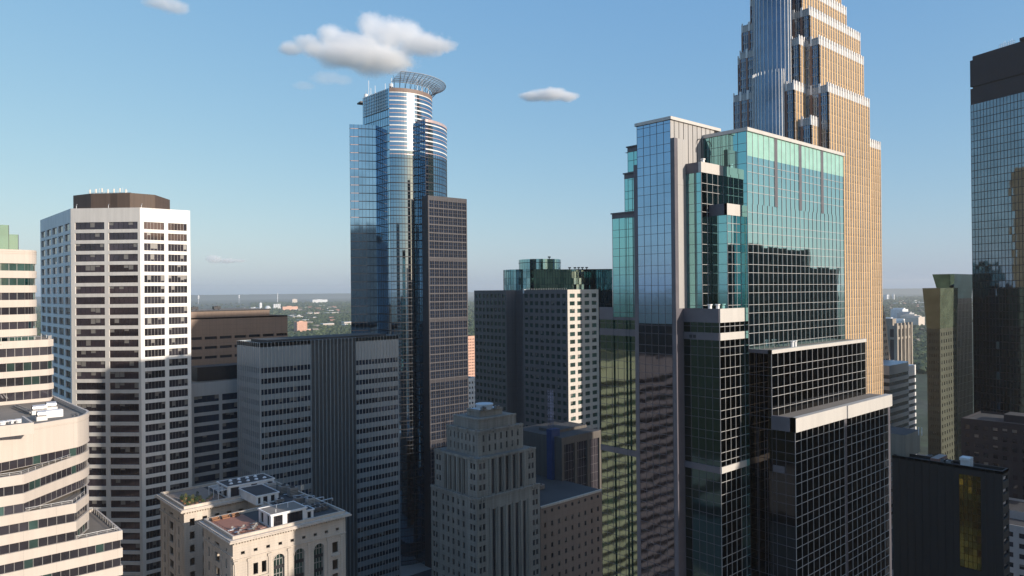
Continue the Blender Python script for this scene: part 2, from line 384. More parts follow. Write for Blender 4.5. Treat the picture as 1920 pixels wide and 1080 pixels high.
# ================================================================ A white faceted office tower
def white_tower():
    D = 256; c2 = PT(262, 389, D); c3 = (onX(356, 393, c2[1]), c2[1]); c1 = onLine(132, 392, c2, (-1, 1))
    c0 = (c1[0], onY(75, 405, c1[0])); zt = ZZ(262, 389, *c2)
    k = c0[1]-c1[1]; w = c3[0]-c2[0]; g = dist(c1, c2)/math.sqrt(2)
    P = [c0, c1, c2, c3, (c3[0], c3[1]+g+k*.4), (c3[0]-g*.4, c3[1]+g+k*.9), (c3[0]-g, c0[1]+g), (c0[0]+g, c0[1]+g)]
    r = thing('office_tower', 'white concrete faceted tower with wide dark window bands and a brown rooftop box', 'tower', *c2)
    wb = MB(); wins = []; pitch = 3.72; zr = zt-4.9
    rows = [(zr-pitch*i-2.5, zr-pitch*i) for i in range(38)]
    rows = [q for q in rows if q[0] > 3]
    L = dist(c0, c1); facade(wb, c0, c1, 0, zt, even(L, 5, .74, .4), rows, wins, .45, nm=0, wm=1)
    L = dist(c1, c2); facade(wb, c1, c2, 0, zt, [(L*.06, L*.485), (L*.545, L*.965)], rows, wins, .35, nm=5, wm=2)
    L = dist(c2, c3); facade(wb, c2, c3, 0, zt, [(L*.075, L*.47), (L*.55, L*.93)], rows, wins, .35, nm=5)
    for i in range(3, 8): wb.vq(P[i], P[(i+1) % 8], 0, zt)
    parapet(wb, P, zt, .0, .5); wb.build('wall', 'white_conc', r)
    rf = MB(); flat(rf, inset(P, .5), zt-.6); q = inset(P, .5)
    for i in range(8): rf.vq(q[(i+1) % 8], q[i], zt-.6, zt)
    rf.build('roof', 'roof_gravel', r)
    put_windows(r, wins, [['win', 'frame'], ['win_blue', 'frame'], ['win_purple', 'frame_dark']], 100)
    pb = MB(); d2 = dep(*c2)
    p1 = PT(137, 378, d2+13); p2 = PT(170, 366, d2+8); p3 = PT(243, 363, d2+7); p4 = PT(290, 366, d2+13)
    zp = ZZ(243, 364, *p3); PP = [p1, p2, p3, p4, (p4[0]+9, p4[1]+12), (p1[0]+14, p1[1]+14)]
    pb.prism(PP, zt-.6, zp, 0, 1); parapet(pb, PP, zp, .5, .3, 0)
    pb.build('penthouse', ['pent_brown', 'roof_dark'], r)
    mid = lerp(p2, p3, .35)
    for i in range(9):
        t = i/8; x = mid[0]-5+t*10+2; y = mid[1]+5-t*9+2
        antenna(r, x, y, zp, 1.6+1.6*((i*37) % 5)/5, .05)
    for i in range(7):
        x, y = mid[0]-5+i*1.6+2, mid[1]+5-i*1.45+2; fb = MB()
        fb.box(x-.22, x+.22, y-.15, y+.15, zp+.9+.2*(i % 3), zp+2.3+.2*(i % 3)); fb.tube((x, y, zp), (x, y, zp+1.4), .07); fb.build('panel_antenna', 'frame', r)
    fb = MB(); fb.tube((mid[0]-5.5+2, mid[1]+5.5+2, zp+1.1), (mid[0]+6+2, mid[1]-5+2, zp+1.1), .06); fb.build('antenna_rack', 'frame', r)
    for px in (143, 203, 265):
        x, y = PT(px, 392, d2+2.5); b = MB(); b.tube((x, y, zt), (x, y, zt+1.2), .08); b.tube((x, y, zt+1.2), (x, y-.8, zt+1.5), .08)
        b.build('davit', 'white_metal', r)
white_tower()
# ================================================================ B stepped beige building, nearest left
def stepped_building():
    E = PT(230.5, 994, 168); zE = ZZ(230.5, 994, *E); y0 = E[1]; x2 = onX(143.5, 950, y0); x1 = onX(46, 905, y0)
    xm = onX(143.5, 950, y0)+6.0; xl = E[0]-75; yb = y0+70; x0 = x1-15
    RR = 15.0
    for _ in range(60):            # widen until the rounded end reaches its measured column
        A = arc((xm-RR, y0+xm-x1+.414*RR), RR, -45, 8, 14)
        if max(pix(q[0], q[1], zE+20)[0] for q in A) >= 166.5: break
        xm += .15
    T0 = [(xl, yb), (xl, y0+.3), (x0-2, y0+.3)]+A+[(xm-.6, yb)]; T1 = [(xl, yb), (xl, y0), (x1, y0)]+A+[(xm-.6, yb)]
    B2 = [(onX(168, 1000, y0+q), y0+q) for q in (7, 10, 14)]
    T2 = [(xl, yb), (xl, y0), (x2, y0)]+B2+[(xm-.7, y0+26), (xm-.7, yb)]
    T3 = [(xl, yb), (xl, y0), (E[0], y0), (E[0], y0+24), (xm, y0+24), (xm, yb)]
    r = thing('stepped_office_building', 'beige banded office building with sawtooth terraces and a rounded corner, nearest on the left', 'office building', E[0]-20, y0+13)
    sp = MB()
    def storey(P, zf, top=None, h=4.0):
        gl = MB(); bandwall(sp, gl, gl, P, zf-.0, top or zf+h, zf+.05, zf+1.95, .4, 1.7)
        gl.build('window_band', ['win', 'win_green', 'frame'], r)
    for i in range(1, 17):
        storey(T3, zE-4*i)
    for P, z in ((T2, zE), (T2, zE+4), (T1, zE+8), (T1, zE+12)): storey(P, z)
    storey(T0, zE+16, zE+25.0)
    parapet(sp, T3, zE, 0.02, .45); flat(sp, T3, zE-.7, 1)
    parapet(sp, T2, zE+8, 0.02, .45); flat(sp, T2, zE+7.2, 1)
    parapet(sp, T1, zE+16, 0.02, .45); flat(sp, T1, zE+15.1, 1)
    zt = zE+25; parapet(sp, T0, zt, .02, .5); Q = inset(T0, .5); flat(sp, Q, zt-1.0, 1)
    for i in range(len(Q)): sp.vq(Q[(i+1) % len(Q)], Q[i], zt-1.0, zt)
    for P, z in ((T3, zE-.7), (T2, zE+7.2), (T1, zE+15.1)):
        Q = inset(P, .45)
        for i in range(len(Q)): sp.vq(Q[(i+1) % len(Q)], Q[i], z, z+.72)
    for dz in (-.9, -6.9):           # shadow grooves in the tall parapet
        for i in range(2, len(T0)-1):
            sp.bar(T0[i], T0[i+1], zt+dz-.08, zt+dz+.08, 0, .10, 0)
    sp.build('wall', ['beige', 'roof_gravel'], r)
    rl = MB()
    for P, z in ((T3, zE), (T2, zE+8.02), (T1, zE+16)):
        Q = inset(P, .9)
        for i in range(1, len(Q)-1):
            a, b = Q[i], Q[i+1]; rl.tube((*a, z+.6), (*b, z+.6), .05, 5); rl.tube((*a, z+.25), (*b, z+.25), .03, 4)
            m = max(1, int(dist(a, b)/2))
            for k in range(m): p = lerp(a, b, k/m); rl.tube((*p, z-.6), (*p, z+.6), .04, 4)
    rl.build('railing', 'alu', r)
    b = MB(); Q = inset(T0, 2.2)
    for i in range(2, len(Q)-2): b.tube((*Q[i], zt-.75), (*Q[i+1], zt-.75), .09, 5)
    Q = inset(T0, 3.0)
    for i in range(2, len(Q)-2): b.tube((*Q[i], zt-.75), (*Q[i+1], zt-.75), .09, 5)
    b.build('window_washing_rail', 'frame', r)
    # roof plant: low wall, cowl vents, ducts
    zr = zt-1.0
    pa = PZ(64, 792, zr+2.4); b = MB(); b.box(pa[0]-45, pa[0], pa[1], pa[1]+.4, zr, zr+2.4); b.box(pa[0]-.4, pa[0], pa[1]+.4, pa[1]+12, zr, zr+2.4)
    b.build('screen_wall', 'beige', r)
    for px, py, sx in ((74, 776, 3.4), (96, 770, 2.6), (78, 788, 2.2)):
        x, y = PZ(px, py, zr); b = MB()
        b.box(x-sx/2, x+sx/2, y-.9, y+.9, zr, zr+1.0)
        A_ = [(x-sx/2+.2, y+.85*math.cos(t), zr+1.5+.85*math.sin(t)) for t in [2*math.pi*i/14 for i in range(14)]]
        B_ = [(x+sx/2-.2, q[1], q[2]) for q in A_]
        for i in range(14): j = (i+1) % 14; b.poly([A_[i], B_[i], B_[j], A_[j]])
        b.poly(list(reversed(A_)), 1); b.poly(B_, 0)
        b.build('exhaust_cowl', ['alu', 'frame_dark'], r)
    x, y = PZ(104, 781, zr); b = MB(); b.box(x-3, x+1.5, y-1, y+1, zr, zr+1.7); b.build('duct_housing', 'white_metal', r)
    for px, py in ((5, 796), (20, 794), (36, 792)):
        x, y = PZ(px, py, zr); b = MB(); b.prism(arc((x, y), .7, 0, 330, 11), zr, zr+.5); b.prism(arc((x, y), .95, 0, 330, 11), zr+.5, zr+.8, 0, 0, True); b.build('roof_vent', 'white_metal', r)
    b = MB(); b.tube((*PZ(26, 765, zr), zr+.6), (*PZ(58, 778, zr), zr+.6), .25, 6); b.tube((*PZ(30, 763, zr), zr+.6), (*PZ(62, 776, zr), zr+.6), .25, 6); b.build('roof_pipe', 'frame', r)
stepped_building()
# ================================================================ C taller beige tower behind it
def beige_tower():
    c = PT(48, 640, 203); y0 = c[1]; xr = onX(103, 700, y0); zt = ZZ(50, 468, *c); zl = ZZ(95, 636, xr, y0)
    xl = c[0]-55; yb = y0+40; xu = onX(63, 500, y0+9)
    r = thing('beige_tower', 'pale beige banded tower with blue green glass top, at the left edge', 'tower', c[0]-20, y0+15)
    U = [(xl, yb), (xl, y0)]+[(xu-9, y0)]+arc((xu-4, y0+5), 4, -80, 0, 6)+[(xu, yb)]
    Lw = [(xl, yb), (xl, y0), (xr-1.5, y0), (xr, y0+1.5), (xr, yb)]
    sp = MB(); pitch = 4.0; z = zt-1.9-pitch*0
    k = 0
    while z-pitch > zl-2:
        gl = MB(); bandwall(sp, gl, gl, U, z-pitch, z, z-pitch+.0+.05+1.9-.9-.95, z-pitch+2.1, .4, 1.9)
        gl.build('window_band', ['win_green' if k < 2 or k > 4 else 'win', 'glass_dteal', 'frame'], r); z -= pitch; k += 1
    sp_top = zt
    for i in range(len(U)): sp.vq(U[i], U[(i+1) % len(U)], zt-1.9, zt)
    flat(sp, U, zt-.01, 1)
    for dz in (.5, 1.0): 
        for i in range(1, len(U)-1): sp.bar(U[i], U[i+1], zt-dz-.06, zt-dz+.06, 0, .1)
    for i in range(len(Lw)): sp.vq(Lw[i], Lw[(i+1) % len(Lw)], zl-2.0, zl)
    flat(sp, Lw, zl-.01, 1)
    z = zl-2.0
    while z > 8:
        gl = MB(); bandwall(sp, gl, gl, Lw, z-pitch, z, z-pitch+1.7, z, .4, 1.9)
        gl.build('window_band', ['win', 'win_green', 'frame'], r); z -= pitch
    sp.build('wall', ['beige', 'roof_gravel'], r)
    rl = MB()
    for i in range(2, 4):
        a, b = inset(Lw, .3)[i], inset(Lw, .3)[i+1] if i < 4 else None
        rl.tube((*a, zl+1.0), (*b, zl+1.0), .05); 
        for t in range(6): p = lerp(a, b, t/5); rl.tube((*p, zl), (*p, zl+1), .04, 4)
    a = inset(Lw, .3); rl.tube((*a[1], zl+1.0), (*a[2], zl+1.0), .05)
    for t in range(40): p = lerp(a[1], a[2], t/39); rl.tube((*p, zl), (*p, zl+1), .04, 4)
    rl.build('railing', 'alu', r)
    g = MB(); m = MB()
    xa = onX(34, 450, y0+6); xb = onX(16, 430, y0+6)
    for x, py in ((xa, 440), (xb, 422)):
        z1 = ZZ(20, py, x, y0+6); 
        for s, t in (((x-40, y0+6), (x, y0+6)), ((x, y0+6), (x, y0+22))): curtain(g, m, s, t, zt-.02 if py == 440 else z1-3, z1, 2.2, [])
        flat(g, rect(x-40, x, y0+6, y0+22), z1)
        y0 += .0
    g.build('glass_penthouse', 'glass_dteal', r); m.build('mullion_grid', 'frame_dark', r)
beige_tower()
# ================================================================ D old terracotta building with roof terraces
def arch_pts(a, b, z0, z1, k=9):
    """outline of an arched opening, a/b plan points, spring line one half width below z1"""
    w = dist(a, b)/2; zs = z1-w; pts = [(b[0], b[1], z0)]
    c = lerp(a, b, .5)
    for i in range(k+1):
        t = math.pi*i/k; p = lerp(c, b, math.cos(t)); pts.append((p[0], p[1], zs+w*math.sin(t)))
    pts.append((a[0], a[1], z0)); return pts
def old_building():
    D = 190; p = PT(437, 1013, D); zt = ZZ(437, 1006, *p); x0, y0 = p
    x1 = onX(648, 966, y0); yA = onY(382, 978, x0); yB = onY(345.5, 955, x0); yC = onY(301, 935, x0)
    xc = onX(466, 935, yB)                       # inner end of the light court
    r = thing('terracotta_building', 'old cream terracotta building with arched windows, cornice and two roof terraces', 'historic building', x0+12, y0+12)
    zc = zt-1.5; zp = zt
    O = [(x0, y0), (x1, y0), (x1, yC), (x0, yC), (x0, yB), (xc, yB), (xc, yA), (x0, yA)]
    wl = MB(); wins = []; fl = 3.9
    L = x1-x0; s = L/24.
    ztop = zt-3.9
    rows = [(ztop-fl*i-2.1, ztop-fl*i) for i in range(14)]; rows = [q for q in rows if q[0] > 6]
    # south front: frieze squares, tall bays with arches
    fr = [(zt-5.15, zt-4.35)]
    facade(wl, (x0, y0), (x1, y0), zt-6.2, zt-1.6, even(L, 9, .30, .9), fr, wins, .5, wm=0)
    bays = [(L*.335, L*.43), (L*.515, L*.61), (L*.695, L*.79)]
    side = [(L*.165, L*.205), (L*.235, L*.275), (L*.87, L*.925)]
    zs_arch = zt-8.2
    # arched fields are built as wall strips with arched soffits
    def arched(a, b, bays, z0, z1, ztopa, side, siderows):
        n = nrm(a, b); Lx = dist(a, b); cur = 0.
        ev = sorted([(u0, u1, 'a') for u0, u1 in bays]+[(u0, u1, 's') for u0, u1 in side])
        for u0, u1, kd in ev:
            wl.vq(along(a, b, cur), along(a, b, u0), z0, z1)
            pa, pb = along(a, b, u0), along(a, b, u1)
            if kd == 's':
                facade(wl, pa, pb, z0, z1, [(0.001, dist(pa, pb)-.001)], siderows, wins, .5, nm=1, nh=1)
            else:
                pts = arch_pts(pa, pb, z0, ztopa); up = [(x, y, z) for x, y, z in pts[1:-1]]
                c = lerp(pa, pb, .5); h = len(up)
                for i in range(h-1):
                    p, q = up[i], up[i+1]; wl.poly([(q[0], q[1], q[2]), (p[0], p[1], p[2]), (p[0], p[1], z1), (q[0], q[1], z1)])
                I = lambda v, d=.9: (v[0]-n[0]*d, v[1]-n[1]*d, v[2])
                for i in range(len(pts)-1):
                    p, q = pts[i], pts[i+1]; wl.poly([p, I(p), I(q), q])
                g = MB(); g.poly([I(v, .85) for v in pts]); 
                ia, ib = I((*pa, 0), .85)[:2], I((*pb, 0), .85)[:2]; W_ = dist(ia, ib)
                for t in (.08, .36, .64, .92): g.bar(along(ia, ib, W_*t-.09), along(ia, ib, W_*t+.09), z0, ztopa-W_*(.5-.5*math.sqrt(max(0, 1-(2*t-1)**2))), 0, .14, 1)
                z = ztopa-W_/2
                while z > z0: g.bar(ia, ib, z-.1, z+.1, 0, .16, 1); g.bar(ia, ib, z-2.6, z-1.7, 0, .22, 2); z -= fl
                # moulded ring
                g.build('arched_window', ['win_green', 'frame', 'frame_dark'], r)
                for i in range(1, len(pts)-2):
                    p, q = Vector(pts[i]), Vector(pts[i+1]); cc = Vector((c[0], c[1], ztopa-W_/2))
                    p2 = cc+(p-cc)*1.13; q2 = cc+(q-cc)*1.13; e = Vector((n[0], n[1], 0))*.18
                    wl.poly([q+e, p+e, p2+e, q2+e]); wl.poly([q2, q2+e, p2+e, p2]); wl.poly([p, p+e, q+e, q])
            cur = u1
        wl.vq(along(a, b, cur), b, z0, z1)
    arched((x0, y0), (x1, y0), bays, 4, zt-6.2, zt-7.4, side, [(zt-11.2, zt-8.2)]+[(zt-16-fl*i, zt-13.2-fl*i) for i in range(8)])
    # pilasters between bays, belt
    for t in (.02, .13, .30, .47, .65, .83, .96):
        wl.bar((x0+L*t-.35, y0), (x0+L*t+.35, y0), 4, zt-6.6, 0, .28); wl.bar((x0+L*t-.55, y0), (x0+L*t+.55, y0), zt-7.2, zt-6.5, 0, .42)
    wl.bar((x0, y0), (x1, y0), zt-6.3, zt-6.05, 0, .35)
    for t in (.13, .30): pass
    for u0, u1 in [(L*.155, L*.285), (L*.86, L*.935)]:
        wl.bar((x0+u0, y0), (x0+u1, y0), zt-12.1, zt-11.7, 0, .6)
    # west faces of both wings
    for ya, yb in ((yA, y0), (yC, yB)):
        Lw = ya-yb if ya > yb else yb-ya; a, b = (x0, max(ya, yb)), (x0, min(ya, yb)); Lw = dist(a, b)
        cols = [(Lw*.17, Lw*.17+1.1), (Lw*.40, Lw*.56), (Lw*.76, Lw*.76+1.1)]
        rr = [(zt-4.8, zt-4.0)]+[(zt-9.2-fl*i, zt-6.8-fl*i) for i in range(13) if zt-9.2-fl*i > 5]
        facade(wl, a, b, 0, zt-1.6, cols, rr, wins, .5, nm=0, nh=1)
        for t in (.05, .33, .63, .95): wl.bar(along(a, b, Lw*t-.3), along(a, b, Lw*t+.3), 4, zt-5.6, 0, .22)
        wl.bar(a, b, zt-5.5, zt-5.2, 0, .3)
    # court faces
    facade(wl, (x0, yB), (xc, yB), 0, zt-1.6, even(xc-x0, 5, .38, .5), rows, wins, .35, nm=0, nh=1)
    facade(wl, (xc, yB), (xc, yA), 0, zt-1.6, even(yB-yA, 3, .4, .5), rows, wins, .35, nh=1)
    wl.vq((xc, yA), (x0, yA), 0, zt-1.6); wl.vq((x1, y0), (x1, yC), 0, zt-1.6); wl.vq((x1, yC), (x0, yC), 0, zt-1.6)
    wl.build('wall', 'terracotta', r)
    # cornice with dentils
    cn = MB(); k = len(O)
    for d, za, zb in ((-.35, zt-1.75, zt-1.45), (-1.3, zt-1.45, zt-1.05), (-1.0, zt-1.05, zt-.75), (.0, zt-.75, zt+.05)):
        Q = inset(O, d); cn.prism(Q, za, zb, 0, 0, True) if d < -.9 or d == -.35 else None
    Q = O; 
    for i in range(k): cn.vq(O[i], O[(i+1) % k], zt-.76, zt+.05)
    I2 = inset(O, .5)
    for i in range(k):
        j = (i+1) % k; cn.poly([(*O[i], zt+.05), (*O[j], zt+.05), (*I2[j], zt+.05), (*I2[i], zt+.05)]); cn.vq(I2[j], I2[i], zt-.74, zt+.05)
    for a, b in (((x0, y0), (x1, y0)), ((x0, yA), (x0, y0)), ((x0, yC), (x0, yB)), ((x0, yB), (xc, yB))):
        m = int(dist(a, b)/.75)
        for i in range(m): cn.bar(along(a, b, .75*i+.15), along(a, b, .75*i+.5), zt-2.05, zt-1.76, 0, .55)
    cn.build('cornice', 'terracotta', r)
    rf = MB(); z = zt-.7
    flat(rf, I2, z); rf.build('roof', 'roof_dark', r)
    Z = z+.02
    # decks
    dk = MB(); dk.box(x0+1, x0+10.5, y0+1, yA-1.2, z, z+.08); dk.build('roof_deck', 'deck', r)
    dk = MB(); dk.box(x0+1, x0+13, yB+1.2, yC-1, z, z+.08); dk.build('roof_deck', 'deck_wood', r)
    # front penthouse
    def pent(xa, xb, ya, yb, h, holesS, holesW, roofm, name='penthouse'):
        b = MB(); w = []
        facade(b, (xa, ya), (xb, ya), z, z+h, holesS, [(z+.3, z+h-.55)], w, .3, nm=3)
        facade(b, (xa, yb), (xa, ya), z, z+h, holesW, [(z+.3, z+h-.55)], w, .3, nm=1)
        b.vq((xb, ya), (xb, yb), z, z+h); b.vq((xb, yb), (xa, yb), z, z+h)
        Pp = rect(xa-.25, xb+.25, ya-.25, yb+.25); b.prism(Pp, z+h-.25, z+h, 0, 1, True); parapet(b, Pp, z+h, .15, .25, 0)
        o = b.build(name, ['white_metal', roofm], r)
        for q in w:
            g = MB(); pane(g, q, .06); g.build('glass_door', ['win', 'frame_dark'], r, o)
    pent(x0+11.0, x0+21.2, y0+1.6, y0+9.5, 3.6, [(.7, 3.3), (4.6, 9.2)], [(1.2, 3.0), (5.4, 6.8)], 'roof_gravel')
    pent(x0+21.4, x0+23.6, y0+2.0, y0+6, 2.6, [(.4, 1.5)], [], 'roof_dark')
    pent(x0+13.6, x0+28.5, yB+1.8, yB+10.2, 3.7, [(.9, 3.6), (7.4, 9.4)], [(.8, 3.2), (4.2, 7.6)], 'roof_dark')
    pent(x0+17, x0+24, yA+4.5, yB+1.2, 2.7, [(.6, 1.4), (2.2, 3.6), (4.6, 5.8)], [], 'roof_dark')
    for i in range(9):                            # skylight domes
        x = x0+15.5+(i % 5)*2.7+(i//5)*1.2; y = yB+4+(i//5)*3.6; b = MB()
        for j in range(3):
            r0 = .62*math.cos(j*.5); r1 = .62*math.cos((j+1)*.5); h0 = .45*math.sin(j*.5)/.9; h1 = .45*math.sin((j+1)*.5)/.9
            A = arc((x, y), r0, 0, 330, 11); B = arc((x, y), r1, 0, 330, 11)
            for q in range(12):
                e = (q+1) % 12; b.poly([(*A[q], z+3.85+h0), (*A[e], z+3.85+h0), (*B[e], z+3.85+h1), (*B[q], z+3.85+h1)])
        b.poly([(*v, z+3.85+h1) for v in B]); b.build('skylight_dome', 'white_metal', r)
    # pergola at back terrace
    b = MB()
    for yy in (yB+2, yB+6, yB+9.8): b.tube((x0+10.8, yy, z), (x0+10.8, yy, z+2.8), .1); b.tube((x0+10.5, yy, z+2.8), (x0+13.6, yy, z+2.9), .09)
    for q in range(8): b.tube((x0+10.6+q*.4, yB+1.8, z+2.95), (x0+10.6+q*.4, yB+10, z+2.95), .06, 4)
    b.build('pergola', 'white_metal', r)
    # cooling plant at the back right
    for i, (px, py, sx, sy, h) in enumerate(((507, 912, 3.0, 2.4, 3.0), (532, 915, 3.0, 2.4, 2.6), (549, 920, 2.6, 2.2, 2.8), (566, 908, 3.2, 2.0, 2.6), (590, 914, 2.4, 2.0, 2.2), (560, 934, 2.6, 2.0, 2.0), (582, 938, 2.2, 1.8, 2.4), (604, 944, 2.0, 1.6, 1.8), (616, 938, 1.6, 1.4, 1.6), (524, 932, 2.4, 1.4, 1.2))):
        x, y = PZ(px, py+10, z)
        if x0+1 < x < x1-2 and y < yC-1.5: ac_unit(r, x, y, z, sx, sy, h, 'alu' if i % 3 == 0 else 'frame', 'cooling_unit')
    for i in range(6):
        x, y = PZ(515+i*17, 926+i*3, z); b = MB(); b.tube((x, y, z+.3), (x+3.5, y-1.5, z+.3+.1*i), .16, 6); b.tube((x+3.5, y-1.5, z), (x+3.5, y-1.5, z+.3+.1*i), .16, 6); b.build('duct_pipe', 'alu', r)
    for i in range(7):
        ac_unit(r, x0+25.2+(i % 3)*2.3, y0+7+(i//3)*3.1, z, 1.7, 1.3, 1.3, 'frame', 'cooling_unit')
    b = MB()
    for i in range(5): b.tube((x0+24+i*.5, y0+13, z+.4+.2*i), (x1-2, y0+13+i*.6, z+.4+.2*i), .14)
    b.build('roof_pipe', 'frame', r)
    for i, (dx, dy) in enumerate(((15, 6), (17.5, 4.2), (13, 2))):
        b = MB(); b.tube((x0+dx, y0+dy+1, z+3.6), (x0+dx, y0+dy+1, z+4.5+.4*(i == 1)), .09); b.build('vent_pipe', 'white_metal', r)
    # railings on the terraces
    b = MB()
    for a, c in (((x0+.9, yA-.9), (x0+10, yA-.9)), ((x0+.9, y0+.9), (x0+.9, yA-.9)), ((x0+.9, yB+.9), (x0+.9, yC-.9)), ((x0+.9, yB+.9), (x0+12, yB+.9))):
        m = max(2, int(dist(a, c)/1.6))
        for i in range(m+1): q = lerp(a, c, i/m); b.tube((*q, z), (*q, z+1.05), .03, 4)
        b.tube((*a, z+1.05), (*c, z+1.05), .035, 4)
    b.build('railing', 'frame_dark', r)
    return x0, y0, x1, yA, yB, yC, z+.08
HX = old_building()
# loose things standing on the two terraces
def shrub(x, y, z, h, w, label, m='leaf', grp=None):
    r = thing('potted_shrub', label, 'plant', x, y, z, grp)
    b = MB(); b.prism(arc((x, y), w*.38, 0, 315, 7), z, z+.45, 0, 0); b.build('planter', 'wood', r)
    b = MB(); rn = random.Random(int(x*97+y*31))
    for i in range(150):
        t = rn.random(); a = rn.uniform(0, 6.28); q = w*.5*math.sqrt(rn.random())*(1-.5*t); c = Vector((x+q*math.cos(a), y+q*math.sin(a), z+.42+t*h))
        u = Vector((rn.uniform(-1, 1), rn.uniform(-1, 1), rn.uniform(-1, 1))).normalized()*.13; v = u.orthogonal().normalized()*.09
        b.poly([c-u, c+v, c+u, c-v])
    b.build('foliage', m, r); return r
x0, y0, x1, yA, yB, yC, zd = HX
CUSH = ['white_metal', 'frame', 'deck_wood', 'pink_brick']
for i in range(14):
    col = ['leaf', 'leaf_yellow', 'leaf_dark'][i % 3]
    shrub(x0+1.7+(i % 4)*1.5+.3*(i//4), yB+2.0+(i//4)*2.7+.5*(i % 3), zd, .8+.5*((i*7) % 3), 1.4, ['green', 'yellow green', 'dark green'][i % 3]+' potted shrub in the garden corner of the rear roof terrace', col, 'shrubs on the rear roof terrace '+['green', 'yellow', 'dark'][i % 3])
for i in range(3):
    r = thing('wicker_sofa', 'brown wicker sofa by the light court railing of the front roof terrace', 'sofa', x0+2.6+i*2.8, yA-2.0, zd, 'sofas on the front roof terrace')
    x, y = x0+2.6+i*2.8, yA-2.0
    b = MB(); b.box(x-1, x+1, y-.4, y+.4, zd+.05, zd+.4); b.build('seat', 'wood', r)
    b = MB(); b.box(x-1, x+1, y+.28, y+.42, zd+.4, zd+.95); b.box(x-1.02, x-.88, y-.4, y+.28, zd+.4, zd+.7); b.box(x+.88, x+1.02, y-.4, y+.28, zd+.4, zd+.7); b.build('backrest', 'wood', r)
for i, (dx, dy, c) in enumerate(((3.4, 2.4, 'deck'), (6.0, 2.8, 'frame'), (4.6, 4.6, 'deck'), (7.6, 4.6, 'frame'))):
    x, y = x0+dx, y0+dy
    r = thing('patio_table', ('terracotta coloured' if c == 'deck' else 'grey')+' patio table on the front roof terrace', 'table', x, y, zd, 'patio tables '+c)
    b = MB(); b.box(x-.85, x+.85, y-.5, y+.5, zd+.7, zd+.76); b.build('tabletop', c, r)
    for sx in (-1, 1):
        for sy in (-1, 1): b = MB(); b.tube((x+sx*.75, y+sy*.4, zd), (x+sx*.75, y+sy*.4, zd+.7), .05, 5); b.build('leg', 'frame_dark', r)
for i in range(8):
    x, y = x0+2.4+(i*1.07) % 7, y0+1.9+(i % 4)*1.35+.2*i
    r = thing('patio_chair', 'dark patio chair on the front roof terrace', 'chair', x, y, zd, 'patio chairs on the front roof terrace')
    b = MB(); b.box(x-.28, x+.28, y-.28, y+.28, zd+.4, zd+.48); b.build('seat', 'frame', r)
    b = MB(); b.box(x-.28, x+.28, y+.24, y+.3, zd+.48, zd+.95); b.build('backrest', 'frame', r)
    for sx in (-1, 1):
        for sy in (-1, 1): b = MB(); b.tube((x+sx*.24, y+sy*.24, zd), (x+sx*.24, y+sy*.24, zd+.4), .03, 4); b.build('leg', 'frame_dark', r)
# ================================================================ E steel grey block with ribbed centre
def grey_block():
    D = 262; p = PT(487, 646, D); x0, y0 = p; zt = ZZ(487, 643, *p); x1 = onX(747, 633, y0); y1 = onY(445, 642, x0)
    xa = onX(583, 700, y0); xb = onX(667, 700, y0)
    r = thing('grey_office_block', 'blue grey slab block with a dark ribbed central strip and blank panelled top', 'office building', x0, y0)
    fl = 3.85; z = zt-9.0; rows = [(z-fl*i-1.9, z-fl*i) for i in range(26)]; rows = [q for q in rows if q[0] > 3]
    wb = MB(); wins = []
    facade(wb, (x0, y0), (xa, y0), 0, zt, [(.5, xa-x0-.2)], rows, wins, .3, nm=13)
    facade(wb, (xb, y0), (x1, y0), 0, zt, [(.2, x1-xb-.5)], rows, wins, .3, nm=13)
    wb.vq((xa, y0), (xb, y0), 0, zt, 1)
    facade(wb, (x0, y1), (x0, y0), 0, zt, even(y1-y0, 12, .42, .4), rows, wins, .3)
    wb.vq((x1, y0), (x1, y1), 0, zt); wb.vq((x1, y1), (x0, y1), 0, zt)
    flat(wb, rect(x0+.4, x1-.4, y0+.4, y1-.4), zt-1.6, 2); parapet(wb, rect(x0, x1, y0, y1), zt-1.6, 1.61, .4)
    wb.build('wall', ['spandrel_grey', 'louver', 'roof_dark'], r)
    b = MB(); b.box(x0+4, x1-4, y0+3, y1-3, zt-1.6, zt+.6); b.build('roof_plant_room', 'roof_dark', r)
    m = MB()
    for a, c, k in (((x0, y0), (xa, y0), 14), ((xb, y0), (x1, y0), 14), ((x0, y1), (x0, y0), 12)):
        L = dist(a, c)
        for i in range(k+1): u = L*i/k; m.bar(along(a, c, max(0, u-.07)), along(a, c, min(L, u+.07)), 0, zt+.02, 0, .16)
    m.build('mullion', 'mullion', r)
    m = MB(); L = xb-xa
    for i in range(37): u = L*i/36; m.bar((xa+max(0, u-.12), y0), (xa+min(L, u+.12), y0), 0, zt, 0, .38 if i % 3 == 0 else .22, 1 if i % 3 == 0 else 0)
    m.build('louvre_rib', ['louver', 'spandrel_grey'], r)
    put_windows(r, wins, ['win_blue', 'frame_dark'], 100)
grey_block()
